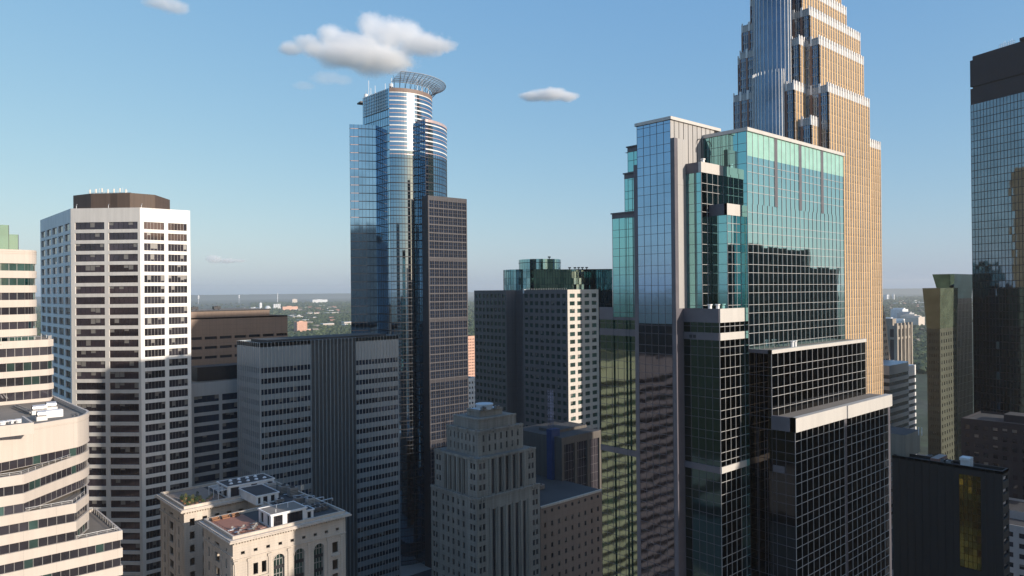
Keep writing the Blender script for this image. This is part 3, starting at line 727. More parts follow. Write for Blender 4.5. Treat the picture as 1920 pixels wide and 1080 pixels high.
# ================================================================ F low banded block behind it
def banded_block():
    D = 286; y0 = PT(445, 715, D)[1]; x0 = onX(350, 715, y0); x1 = onX(470, 715, y0); zt = ZZ(400, 715, (x0+x1)/2, y0)
    r = thing('banded_office_block', 'pale grey block with dark window bands squeezed between the white tower and the grey block', 'office building', x0, y0)
    wb = MB(); wins = []; fl = 3.75; rows = [(zt-4.9-fl*i-2.5, zt-4.9-fl*i) for i in range(22)]; rows = [q for q in rows if q[0] > 3]; L = x1-x0
    u0 = onX(364, 750, y0)-x0; u1 = onX(411, 750, y0)-x0; u2 = onX(417, 750, y0)-x0
    facade(wb, (x0, y0), (x1, y0), 0, zt, [(u0, u1), (u2, u2+(u1-u0))], rows, wins, .35, nm=5)
    wb.vq((x1, y0), (x1, y0+14), 0, zt); wb.vq((x0, y0+14), (x0, y0), 0, zt); wb.vq((x1, y0+14), (x0, y0+14), 0, zt); flat(wb, rect(x0, x1, y0, y0+14), zt, 1)
    wb.build('wall', ['grey_conc', 'roof_gravel'], r); put_windows(r, wins, ['win_blue', 'frame_dark'])
    b = MB(); xa = onX(370, 700, y0+5); b.prism([(xa, y0+5), (xa+12, y0+4), (x1+3, y0+5), (x1+3, y0+13), (xa, y0+13)], zt, ZZ(380, 689, xa, y0+5)); b.build('penthouse', 'black_metal', r)
banded_block()
# ================================================================ G brown granite block
def brown_block():
    D = 346; c = PT(539, 590, D); y0 = c[1]; x1 = c[0]; x0 = onX(350, 592, y0); zt = ZZ(539, 591, *c)
    r = thing('brown_office_block', 'brown granite block with a tall blank top and slit windows behind the grey block', 'office building', x1, y0)
    wb = MB(); wins = []; L = x1-x0; fl = 4.2
    zr = ZZ(400, 631, x0+10, y0); rows = [(zr-fl*i-1.2, zr-fl*i) for i in range(24)]; rows = [q for q in rows if q[0] > 4]
    g = L/7.; cols = [(g*i+1.0, g*(i+1)-.2) for i in range(7)]
    facade(wb, (x0, y0), (x1, y0), 0, zt, cols, rows, wins, .9)
    wb.vq((x1, y0), (x1, y0+45), 0, zt); wb.vq((x0, y0+45), (x0, y0), 0, zt); wb.vq((x1, y0+45), (x0, y0+45), 0, zt)
    P = rect(x0, x1, y0, y0+45); flat(wb, inset(P, .5), zt-.6, 1); parapet(wb, P, zt-.6, .6, .5)
    P = rect(x0+2, x1-6, y0+6, y0+40); z2 = zt+2.6; wb.prism(P, zt-.6, z2, 0, 1); wb.prism(inset(P, -.3), z2, z2+.5, 2, 1, True)
    xm = onX(497, 585, y0+6); 
    wb.build('wall', ['brown_conc', 'roof_gravel', 'frame_dark'], r); put_windows(r, wins, ['win', 'frame_dark'])
    for px in (367, 409): 
        x = onX(px, 580, y0+12); ac_unit(r, x, y0+14, z2+.5, 3, 2, 1.5, 'frame_dark')
brown_block()
# ================================================================ H round fronted glass tower with ring crown
def crown_tower():
    R1 = 17.8; R2 = 25.0; c = PT(743, 300, 367)
    toc = math.degrees(math.atan2(-c[1], -c[0]))+360    # azimuth towards the viewer
    zt = HC+96.5; r = thing('glass_round_tower', 'blue glass skyscraper with a rounded front and a ring shaped canopy crown', 'skyscraper', *c)
    gl = MB(); mu = MB(); bands = MB(); pk = MB()
    aL = toc-10-26            # left corner of the round front
    # find azimuth whose pixel column is 733
    def findaz(R_, px, lo, hi):
        best = min(((abs(pix(c[0]+R_*math.cos(math.radians(t/4)), c[1]+R_*math.sin(math.radians(t/4)), HC)[0]-px), t/4) for t in range(int(lo*4), int(hi*4))), key=lambda q: q[0]); return best[1]
    aL = findaz(R1, 733, toc-60, toc+40)
    A = arc(c, R1, aL, aL+150, 34)
    zmid = HC+66.; z0 = 0
    fl = 3.9; tiers = [zt-2.0-fl*i for i in range(60) if zt-2.0-fl*i > 0]
    for i in range(len(A)-1):
        zz = [0]+sorted(tiers)+[zt]
        for j in range(len(zz)-1):
            t = random.uniform(-.004, .004); n = nrm(A[i], A[i+1])
            gl.poly([(A[i][0], A[i][1], zz[j]), (A[i+1][0], A[i+1][1], zz[j]), (A[i+1][0]+n[0]*t, A[i+1][1]+n[1]*t, zz[j+1]), (A[i][0]+n[0]*t, A[i][1]+n[1]*t, zz[j+1])], 1 if zz[j] > zmid-2 else 3)
    def ring(mb, A, z, h, out, mi=0):
        for i in range(len(A)-1): mb.bar(A[i], A[i+1], z-h/2, z+h/2, 0, out, mi)
    for k, z in enumerate(tiers):
        if z > zmid: ring(bands, A, z, .55, .18); ring(pk, A, z-1.95, .35, .14)
        else: ring(mu, A, z, .42, .10); ring(mu, A, z-1.6, .12, .08)
    for i in range(0, len(A)): 
        p = A[i]; q = A[i+1] if i < len(A)-1 else (A[i][0]+.1, A[i][1]); mu.bar(p, along(p, q, .12), 0, zmid, 0, .08)
    ring(bands, A, zt-.9, 1.9, .22, 1)
    # slab to the left with the -X face
    corner = A[0]; xs = corner[0]; ys1 = onY(680, 178, xs)
    zl = zlines(0, zt, fl, 0, (zt-2) % fl)
    zs = ZZ(700, 166, xs, onY(700, 166, xs))
    curtain(gl, mu, (xs, ys1), corner, 0, zt, 1.6, [z for z in zl if z < zt-9], (0,), .12, .08, 0, .004, .35)
    # mesh screen on the top storeys of the slab
    sc = MB(); a, b = (xs-.5, ys1-1), (xs-.5, corner[1]+2); L = dist(a, b)
    for i in range(int(L/1.5)+1): sc.bar(along(a, b, min(L-.1, i*1.5)), along(a, b, min(L, i*1.5+.16)), zt-10, zt-.3, 0, .14)
    for i in range(7): sc.bar(a, b, zt-10+i*1.55, zt-9.85+i*1.55, 0, .18)
    sc.build('roof_screen', 'mullion', r)
    # left wing, obliquely facing
    w1 = PT(704.5, 234, dep(xs, onY(704.5, 300, xs))); w0 = PT(655, 236, dep(*w1)-2.5)
    zw = ZZ(680, 233.5, *lerp(w0, w1, .5)); wm = lerp(w0, w1, .33)
    curtain(gl, mu, w0, wm, 0, zw, 1.8, [z for z in zl], (0,), .12, .08, 0, .004, .35)
    curtain(gl, mu, wm, w1, 0, zw, 1.8, [z for z in zl], (0,), .12, .08, 0, .004, .35)
    for z in [q for q in zl if zw-45 < q < zw-1]: pk.bar(along(w0, wm, .4), wm, z-.14, z+.14, 0, .10)
    back = [(w0[0]+26, w0[1]+16), (w0[0]+6, w0[1]+10)]
    gl.vq(back[1], w0, 0, zw)
    flat(gl, [w0, w1, (w1[0]+10, w1[1]+10), back[1]], zw, 2)
    # second, larger round volume on the right
    a2 = findaz(R2, 800, toc-20, toc+60); B = arc(c, R2, a2, a2+95, 26); z2 = ZZ(800, 222.5, *B[0])
    xk = B[0][0]; t = R1*R1-(xk-c[0])**2; yk = c[1]-math.sqrt(max(0, t))
    curtain(gl, mu, (xk, yk), B[0], 0, z2, 1.6, [z for z in zl], (0,), .12, .08, 0, .004, .35)
    for i in range(len(B)-1): gl.vq(B[i], B[i+1], 0, zmid-2, 3); gl.vq(B[i], B[i+1], zmid-2, z2, 1)
    for k, z in enumerate(tiers):
        if z > z2: continue
        if z > zmid: ring(bands, B, z, .55, .18); ring(pk, B, z-1.95, .35, .14)
        else: ring(mu, B, z, .42, .10); ring(mu, B, z-1.6, .12, .08)
    ring(pk, B, z2-.7, 1.3, .25); pk.bar((xk, yk), B[0], z2-.6, z2, 0, .15)
    for i in range(0, len(B)-1): mu.bar(B[i], along(B[i], B[i+1], .12), 0, zmid, 0, .08)
    flat(gl, B+[c], z2, 2)
    roof = A+[(A[-1][0], ys1), (xs, ys1)]
    flat(gl, roof, zt-.3, 2)
    for p, q in ((A[-1], (A[-1][0], ys1)), ((A[-1][0], ys1), (xs, ys1))): gl.vq(p, q, 0, zt-.3)
    gl.build('glass_facade', ['glass_cap', 'glass_cyl', 'roof_dark', 'glass_clear'], r)
    mu.build('mullion_grid', 'frame_dark', r); bands.build('white_band', ['fin', 'crown_band'], r); pk.build('rose_band', 'pink', r)
    # gridded block at the foot of the round fronts
    yG = B[0][1]-2.5; g0 = onX(803, 450, yG); g1 = onX(876, 450, yG); zg = ZZ(803, 366, g0, yG)
    gb = MB(); wins = []; L = g1-g0; n = 12
    rows = []; z = zg-2.2; k = 0
    while z > 5:
        rows.append((z-1.5, z)); rows.append((z-3.2, z-1.7)); z -= 3.9; k += 1
        if k % 7 == 0: z -= 1.4
    rows = [q for q in rows if q[0] > 3]
    cols = []
    for i in range(8): cols += [(.7+i*(L-1)/8, .7+i*(L-1)/8+(L-1)/8*.40), (.7+i*(L-1)/8+(L-1)/8*.46, .7+i*(L-1)/8+(L-1)/8*.86)]
    facade(gb, (g0, yG), (g1, yG), 0, zg, cols, rows, wins, .35)
    gb.vq((g1, yG), (g1, yG+38), 0, zg)
    ym = yG+3; gb.vq((g0, ym+2), (g0, yG), 0, zg); flat(gb, rect(g0, g1, yG, yG+38), zg, 0)
    gb.vq((g1, yG+38), (g0, yG+38), 0, zg)
    gb.build('grid_wall', 'grid_frame', r)
    gw = MB()
    for w in wins: gw.vq(w[0], w[1], w[2], w[3])
    gw.build('window', 'win_blue', r, kind='stuff')
    li = MB(); k = 0; z = zg-2.2
    while z > 5:
        li.bar((g0, yG), (g1, yG), z-3.6, z-3.5, 0, .12); k += 1; z -= 3.9
        if k % 7 == 0: z -= 1.4
    for i in range(9): u = .55+i*(L-1)/8; li.bar((g0+u-.05, yG), (g0+u+.05, yG), 4, zg-.8, 0, .14)
    li.build('facade_line', 'grid_line', r)
    # ring canopy
    cn = MB(); a0, a1 = findaz(R1, 735, toc-60, toc+40), 0; a0 += 2; a1 = a0+118
    def cone(t): return R1+.2+(R2-.4-R1)*t, HC+99.2+3.2*t
    for j in range(7):
        rr, z = cone(j/6); Q = arc(c, rr, a0+2*j, a1, 40)
        for i in range(40): cn.tube((*Q[i], z), (*Q[i+1], z), .16 if j in (0, 6) else .10, 5)
    for i in range(21):
        t = a0+12+(a1-a0-12)*i/20; q0 = cone(0); q1 = cone(1); e = (math.cos(math.radians(t)), math.sin(math.radians(t)))
        cn.tube((c[0]+e[0]*q0[0], c[1]+e[1]*q0[0], q0[1]), (c[0]+e[0]*q1[0], c[1]+e[1]*q1[0], q1[1]), .14, 5)
    # louvre blades between rings
    for j in range(11):
        t0 = (j+.15)/11; t1 = (j+.50)/11; ra, za = cone(t0); rb, zb = cone(t1); Q = arc(c, ra, a0+12*t0, a1, 40); S = arc(c, rb, a0+12*t0, a1, 40)
        for i in range(40): cn.poly([(*Q[i], za), (*Q[i+1], za), (*S[i+1], zb), (*S[i], zb)])
    cn.build('ring_canopy', 'alu', r)
    st = MB()
    for i in range(14):
        t = a0+4+(a1-a0-6)*i/13; e = (math.cos(math.radians(t)), math.sin(math.radians(t)))
        st.tube((c[0]+e[0]*(R1-1), c[1]+e[1]*(R1-1), zt-.4), (c[0]+e[0]*(R1-.6), c[1]+e[1]*(R1-.6), HC+99.2), .13, 5)
        st.tube((c[0]+e[0]*(R1-.6), c[1]+e[1]*(R1-.6), zt), (c[0]+e[0]*(R1+4), c[1]+e[1]*(R1+4), HC+101.2), .09, 5)
    st.build('canopy_strut', 'frame_dark', r)
    for i, (px, D, h) in enumerate(((682, 382, 5), (686, 382, 8), (691, 381, 13), (695, 381, 9), (703, 378, 9.5), (734, 356, 7), (782, 372, 8), (791, 372, 8), (722, 362, 6), (803, 373, 5))):
        x, y = PT(px, 160, D); antenna(r, x, y, zt-.4 if px < 760 else HC+99, h, .12)
    b = MB(); x, y = PT(676, 170, 380); b.prism([(x-2, y-3), (x+3, y-4), (x+4, y+1), (x-1, y+2)], zt+.2, zt+.9, 0, 0, True); b.tube((x+4, y, zt-1), (x+3, y, zt+.4), .3); b.build('roof_hoist', 'frame_dark', r)
    b = MB()
    for px, D, z in ((733, 357, 2.5), (686, 381, 4), (688, 381, 2)): x, y = PT(px, 165, D); b.prism(arc((x, y), 1.0, 0, 315, 7), zt+z, zt+z+1.5, 0, 0, True)
    b.build('drum_antenna', 'white_metal', r)
M['crown_band'] = plain('muted brown crown band', (.20, .145, .125), .6)
crown_tower()

for i, (dx, dy) in enumerate(((2.2, 6.6), (5.2, 6.9), (8.6, 6.4), (9.2, 2.6), (3.0, 4.0), (8.9, 8.2))):
    x, y = x0+dx, y0+dy; c = ['white', 'grey', 'brown', 'salmon'][i % 4]
    if dy > yA-y0-1.5: continue
    r = thing('sun_lounger', c+' sun lounger on the terracotta tiles of the front roof terrace', 'lounger', x, y, zd, c+' loungers on the front roof terrace')
    b = MB(); b.box(x-.9, x+.5, y-.33, y+.33, zd+.26, zd+.36); b.build('seat', CUSH[i % 4], r)
    b = MB(); b.poly([(x+.5, y-.33, zd+.3), (x+1.0, y-.33, zd+.75), (x+1.0, y+.33, zd+.75), (x+.5, y+.33, zd+.3)]); b.poly([(x+.5, y+.33, zd+.24), (x+1.05, y+.33, zd+.72), (x+1.05, y-.33, zd+.72), (x+.5, y-.33, zd+.24)]); b.build('backrest', CUSH[i % 4], r)
    for sx in (-.8, .4):
        for sy in (-.28, .28): b = MB(); b.tube((x+sx, y+sy, zd), (x+sx, y+sy, zd+.27), .03, 4); b.build('leg', 'frame_dark', r)
for i in range(3):
    x, y = x0+8.0+i*1.4, yB+3.2+i*1.7
    r = thing('orange_planter', 'round orange planter box on the rear roof terrace', 'planter', x, y, zd, 'orange planters on the rear roof terrace')
    b = MB(); b.prism(arc((x, y), .45, 0, 330, 11), zd, zd+.6); b.prism(arc((x, y), .52, 0, 330, 11), zd+.52, zd+.62, 0, 0, True); b.build('pot', 'pink_brick', r)
    b = MB(); rn_ = random.Random(i)
    for q in range(60):
        c = Vector((x+rn_.uniform(-.4, .4), y+rn_.uniform(-.4, .4), zd+.6+rn_.random()*.6)); u = Vector((rn_.uniform(-1, 1), rn_.uniform(-1, 1), rn_.uniform(-1, 1))).normalized()*.12; v = u.orthogonal().normalized()*.08
        b.poly([c-u, c+v, c+u, c-v])
    b.build('foliage', 'leaf_yellow', r)
class Pieces:
    """every bar, wall strip or flat roof given to it becomes a part of its own"""
    def __init__(s, name, mats, root): s.a = (name, mats, root)
    def __getattr__(s, k):
        def go(*p, **q): b = MB(); getattr(b, k)(*p, **q); b.build(*s.a)
        return go
# ================================================================ I stepped limestone tower
def deco_tower():
    D = 249; p = PT(894, 930, D); x0, y0 = p; x1 = onX(1012, 905, y0); y1 = onY(808, 905, x0)
    r = thing('stepped_stone_tower', 'old grey stone tower stepping back to a flat pale roof with tall window strips', 'tower', x0, y0)
    wb = MB(); wins = []
    zz = lambda py, d: ZZ(894, py, x0+d, y0+d)
    tiers = [(0, 0, zz(937, 0)), (1.0, zz(937, 0), zz(862, 1)), (4.2, zz(862, 1), zz(810, 4)), (6.0, zz(810, 4), zz(787, 6)), (9.5, zz(787, 6), zz(771, 9))]
    fl = 3.62
    for k, (d, za, zb) in enumerate(tiers):
        P = rect(x0+d, x1-d, y0+d, y1-d); S = (P[0], P[1]); Wf = (P[3], P[0]); L = x1-x0-2*d; Lw = y1-y0-2*d
        def rows(z0, z1, h=2.0, top=1.6): 
            o = []; z = z1-top
            while z-h > z0+.6: o.append((z-h, z)); z -= fl
            return o
        if k < 2:
            cw = 5.6-d*.3
            for (a, b), LL, strips in ((S, L, True), (Wf, Lw, k == 1)):
                pr = [(1.0, 2.1), (2.6, 3.7)]; pl = [(LL-3.7, LL-2.6), (LL-2.1, LL-1.0)]
                facade(wb, a, along(a, b, cw), za, zb, pr, rows(za, zb), wins, .35)
                facade(wb, along(a, b, LL-cw), b, za, zb, [(cw-3.7, cw-2.6), (cw-2.1, cw-1.0)], rows(za, zb), wins, .35)
                a2, b2 = along(a, b, cw), along(a, b, LL-cw); m = LL-2*cw
                if strips:
                    t = 4.6 if k == 0 else .8
                    facade(wb, a2, b2, za, zb, even(m, 5, .42, .3), [(max(za, 4)+.3, zb-t)], wins, .6, nh=int((zb-t-max(za, 4))/fl)*1)
                    for i in range(6): u = .3+(m-.6)/5*i; wb.bar(along(a2, b2, max(0, u-.35)), along(a2, b2, min(m, u+.35)), max(za, 4), zb-t+.6, 0, .35)
                else: facade(wb, a2, b2, za, zb, even(m, 5, .36, .2), rows(za, zb), wins, .35)
        elif k < 4:
            for (a, b), LL in ((S, L), (Wf, Lw)): facade(wb, a, b, za, zb, even(LL, 7, .30, 1.2), [(zb-1.5-2.3, zb-1.5)]+([(zb-1.5-2.3-fl*j, zb-1.5-fl*j) for j in (1, 2)] if k == 2 else []), wins, .35)
        else:
            for a, b in (S, Wf): wb.vq(a, b, za, zb)
        wb.vq(P[1], P[2], za, zb); wb.vq(P[2], P[3], za, zb)
        for (a, b) in (S, Wf): wb.bar(a, b, zb-.5, zb+.25, .3, .28)
        flat(wb, P, zb, 1 if k < 4 else 2)
        if k in (0, 1, 2):
            for i in range(4):
                for (a, b), LL in ((S, L), (Wf, Lw)):
                    for u in (cw*.5-.9, cw*.5+.3, LL-cw*.5-.9, LL-cw*.5+.3) if k < 2 else (1, LL*.33, LL*.66, LL-1.4): wb.bar(along(a, b, u), along(a, b, u+.5), zb-1.0, zb+.6, .3, .34)
                break
    wb.build('wall', ['limestone', 'roof_gravel', 'roof_white'], r)
    put_windows(r, wins, ['win', 'frame_dark'], 100)
    z = tiers[-1][2]; cx, cy = (x0+x1)/2, (y0+y1)/2
    b = MB(); b.prism(arc((cx-1, cy-1), 3.0, 0, 345, 23), z, z+1.5); b.prism(arc((cx-1, cy-1), 3.25, 0, 345, 23), z+1.5, z+1.9, 0, 0, True); b.build('cooling_tower', 'roof_white', r)
    for dx, dy in ((4, 2), (-4, -4), (2, -4.5)): ac_unit(r, cx+dx, cy+dy, z, 1.8, 1.2, 1.2, 'frame')
    # lower east wing behind the shaft
    return x0, y0, x1, y1
IX = deco_tower()
def wing_building():
    x0, y0, x1, y1 = IX; p = PT(1013, 952, dep(x1, y0)+9); xa, ya = p; z = ZZ(1013, 951, xa, ya); xb = onX(1128, 921, ya)
    r = thing('brown_low_block', 'low brown masonry block with rows of small square windows right of the stepped stone tower', 'building', xa, ya)
    wb = MB(); wins = []; L = xb-xa; rows = [(z-2.6-.9, z-2.0-.0)]+[(z-8.2-4.1*i, z-6.4-4.1*i) for i in range(15) if z-8.2-4.1*i > 3]
    rows[0] = (z-2.9, z-1.6)
    facade(wb, (xa, ya), (xb, ya), 0, z, even(L, 9, .30, .5), rows, wins, .35)
    wb.vq((xb, ya), (xb, ya+40), 0, z); wb.vq((xa, ya+40), (xa, ya), 0, z); wb.bar((xa, ya), (xb, ya), z-.5, z+.3, .4, .4, 2); flat(wb, rect(xa, xb, ya, ya+40), z, 1)
    wb.build('wall', ['brown_conc', 'roof_dark', 'terracotta'], r); put_windows(r, wins, ['win', 'frame_dark'])
    for i in range(5): ac_unit(r, xa+4+i*3.5, ya+12+(i*7) % 11, z, 2.5, 2, 2, 'frame')
    # darker block with vertical piers behind
    p = PT(1053, 822, dep(xa, ya)+38); xa, ya = p; z = ZZ(1053, 821, xa, ya); xb = onX(1128, 817, ya)
    r = thing('pier_fronted_block', 'dark block with tall stone piers behind the low brown block', 'building', xa, ya)
    wb = MB(); wins = []; L = xb-xa
    facade(wb, (xa, ya), (xb, ya), 0, z, even(L, 3, .80, .8), [(6, z-3.2)], wins, .8, nm=3, nh=14)
    wb.vq((xa, ya+30), (xa, ya), 0, z); flat(wb, rect(xa, xb, ya, ya+30), z, 1); wb.prism(rect(xa+6, xb, ya+9, ya+20), z, z+1.2, 0, 1)
    wb.build('wall', ['sooty_stone', 'roof_dark'], r); put_windows(r, wins, ['win', 'frame'])
    xq, yq = PT(1034, 830, dep(xa, ya)+2)
    r = thing('blue_clad_shaft', 'bright blue clad box beside the pier fronted block', 'building', xq, yq)
    xr = onX(1050, 830, yq); b = MB(); z1 = ZZ(1040, 806, xq, yq); b.prism(rect(xq, xr, yq, yq+3), 0, z1)
    for i in range(1, 5): u = (xr-xq)*i/5; b.bar((xq+u-.04, yq), (xq+u+.04, yq), 0, z1, 0, .06)
    b.build('wall', 'blue_paint', r)
    b = MB(); cx_, cy_ = (xq+xr)/2-1.5, yq+1.5; z2 = z1+17
    C4 = [(cx_-.8, cy_-.8), (cx_+.8, cy_-.8), (cx_+.8, cy_+.8), (cx_-.8, cy_+.8)]
    r = thing('lattice_mast', 'slim blue lattice mast rising from the blue clad box', 'mast', cx_, cy_, z1)
    for q in C4: b.tube((*q, z1), (*q, z2), .06, 4)
    k = 0; z = z1
    while z < z2-1:
        for i in range(4): b.tube((*C4[i], z), (*C4[(i+1) % 4], z+1.4), .035, 4); b.tube((*C4[i], z), (*C4[(i+1) % 4], z), .05, 4)
        z += 1.4
    b.build('lattice', 'blue_grey_metal', r)
M['sooty_stone'] = wallmat('sooty stone', (.13, .115, .10), .8, .2)  # one dark stone tone with random streaks
wing_building()
# ================================================================ J notched block with one end toned paler as if sunlit
def notched_block():
    D = 358; p = PT(1064, 545, D); x0, y0 = p; zt = ZZ(1064, 543, *p); x1 = onX(1122, 545, y0); ya = onY(980, 545, x0); yb = onY(962, 545, x0+5); yc = onY(889, 545, x0)
    r = thing('notched_office_block', 'purple grey block with square windows, a vertical notch and a pale sunlit end wall', 'office building', x0, y0)
    fl = 3.75; rows = [(zt-2.0-fl*i-2.0, zt-2.0-fl*i) for i in range(30)]; rows = [q for q in rows if q[0] > 3]
    wb = MB(); wins = []
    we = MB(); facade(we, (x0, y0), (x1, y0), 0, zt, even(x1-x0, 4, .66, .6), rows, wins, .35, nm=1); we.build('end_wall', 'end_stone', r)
    facade(wb, (x0, ya), (x0, y0), 0, zt, even(ya-y0, 8, .62, .6), rows, wins, .35, nm=1)
    wb.vq((x0+7, ya), (x0, ya), 0, zt); wb.vq((x0+7, yb), (x0+7, ya), 0, zt); wb.vq((x0, yb), (x0+7, yb), 0, zt)
    facade(wb, (x0, yc), (x0, yb), 0, zt, even(yc-yb, 8, .62, .6), rows, wins, .35, nm=1)
    wb.vq((x1, y0), (x1, yc), 0, zt); wb.vq((x1, yc), (x0, yc), 0, zt)
    P = [(x0, y0), (x1, y0), (x1, yc), (x0, yc), (x0, yb), (x0+7, yb), (x0+7, ya), (x0, ya)]
    wb.poly([(*q, zt-.01) for q in rect(x0+7, x1, y0, yc)], 1); flat(wb, rect(x0, x0+7, y0, ya), zt-.01, 1); flat(wb, rect(x0, x0+7, yb, yc), zt-.01, 1)
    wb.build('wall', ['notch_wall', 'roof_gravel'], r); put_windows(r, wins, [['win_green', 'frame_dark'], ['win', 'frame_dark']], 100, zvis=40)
    b = MB()
    for i in range(26): q = lerp((x0+.3, y0+1), (x0+.3, ya), i/25); b.tube((*q, zt), (*q, zt+.8), .07, 4)
    b.build('railing', 'alu', r)
    b = MB(); b.box(x0-.1, x0+.9, ya-1.2, ya-.2, zt-1.8, zt+.3); b.build('beacon_box', 'white_metal', r)
M['end_stone'] = wallmat('pale end wall stone', (.60, .55, .49), .6, .06, joint=(3.5, 3.75, .05))  # paler copy of the block's stone, sunlight put into the colour
M['notch_wall'] = wallmat('grey granite cladding', (.15, .14, .145), .6, .08, joint=(3.5, 3.75, .05))  # darker copy of the same stone, shade put into the colour
notched_block()
# ================================================================ K teal glass round building behind
def teal_building():
    D = 432; c = PT(992, 510, D+14); Rk = 15.5; zt = ZZ(975, 505, *PT(975, 505, D))
    r = thing('teal_round_building', 'teal glass building with a rounded left end and a darker drum on its roof', 'office building', *c)
    g = MB(); m = MB(); toc = math.degrees(math.atan2(-c[1], -c[0]))+360
    A = arc(c, Rk, toc-100, toc+10, 14); e = PT(1118, 503, D+22); e2 = PT(1148, 503, D+10)
    P = [(c[0], c[1]+Rk)]+A+[e, e2]
    zl = zlines(0, zt, 3.9, 0, zt-1.2)
    for i in range(len(A)-1): curtain(g, m, A[i], A[i+1], 0, zt, 9, zl, (0, 1), .12, .1, 0, .02)
    curtain(g, m, A[-1], e, 0, zt, 1.9, zl, (0, 0, 0, 1), .1, .1, 0, .02); curtain(g, m, e, e2, 0, zt, 1.9, zl, (0, 1), .1, .1, 0, .02)
    flat(g, A+[e, e2, (e2[0], e2[1]+30), (c[0], c[1]+Rk)], zt, 2)
    g.build('glass_facade', ['glass_dteal2', 'glass_dteal', 'roof_dark'], r); m.build('mullion_grid', 'frame_dark', r)
    cd = PT(1012, 487, D+12); zd = ZZ(1012, 487, *cd); b = MB(); b.prism(arc(cd, 12.5, 0, 354, 59), zt, zd, 0, 0); b.prism(arc(cd, 12.8, 0, 354, 59), zt+3.8, zt+4.1, 1, 1, True)
    for i in range(40): q = arc(cd, 12.5, 0, 351, 39)[i]; b.tube((*q, zt), (*q, zd-.2), .06, 4, 1)
    b.build('roof_drum', ['glass_dteal2', 'frame_dark'], r)
    for px in (1030, 1068, 1078, 1085, 1092, 1100): x, y = PT(px, 500, D+20 if px > 1040 else D+5); z = zt if px > 1040 else zd; q = MB(); q.tube((x, y, z-.05), (x, y, z+.9), .3, 6); q.box(x-.7, x+.7, y-.5, y+.5, z+.9, z+1.6); q.build('roof_vent', 'frame_dark', r)
teal_building()
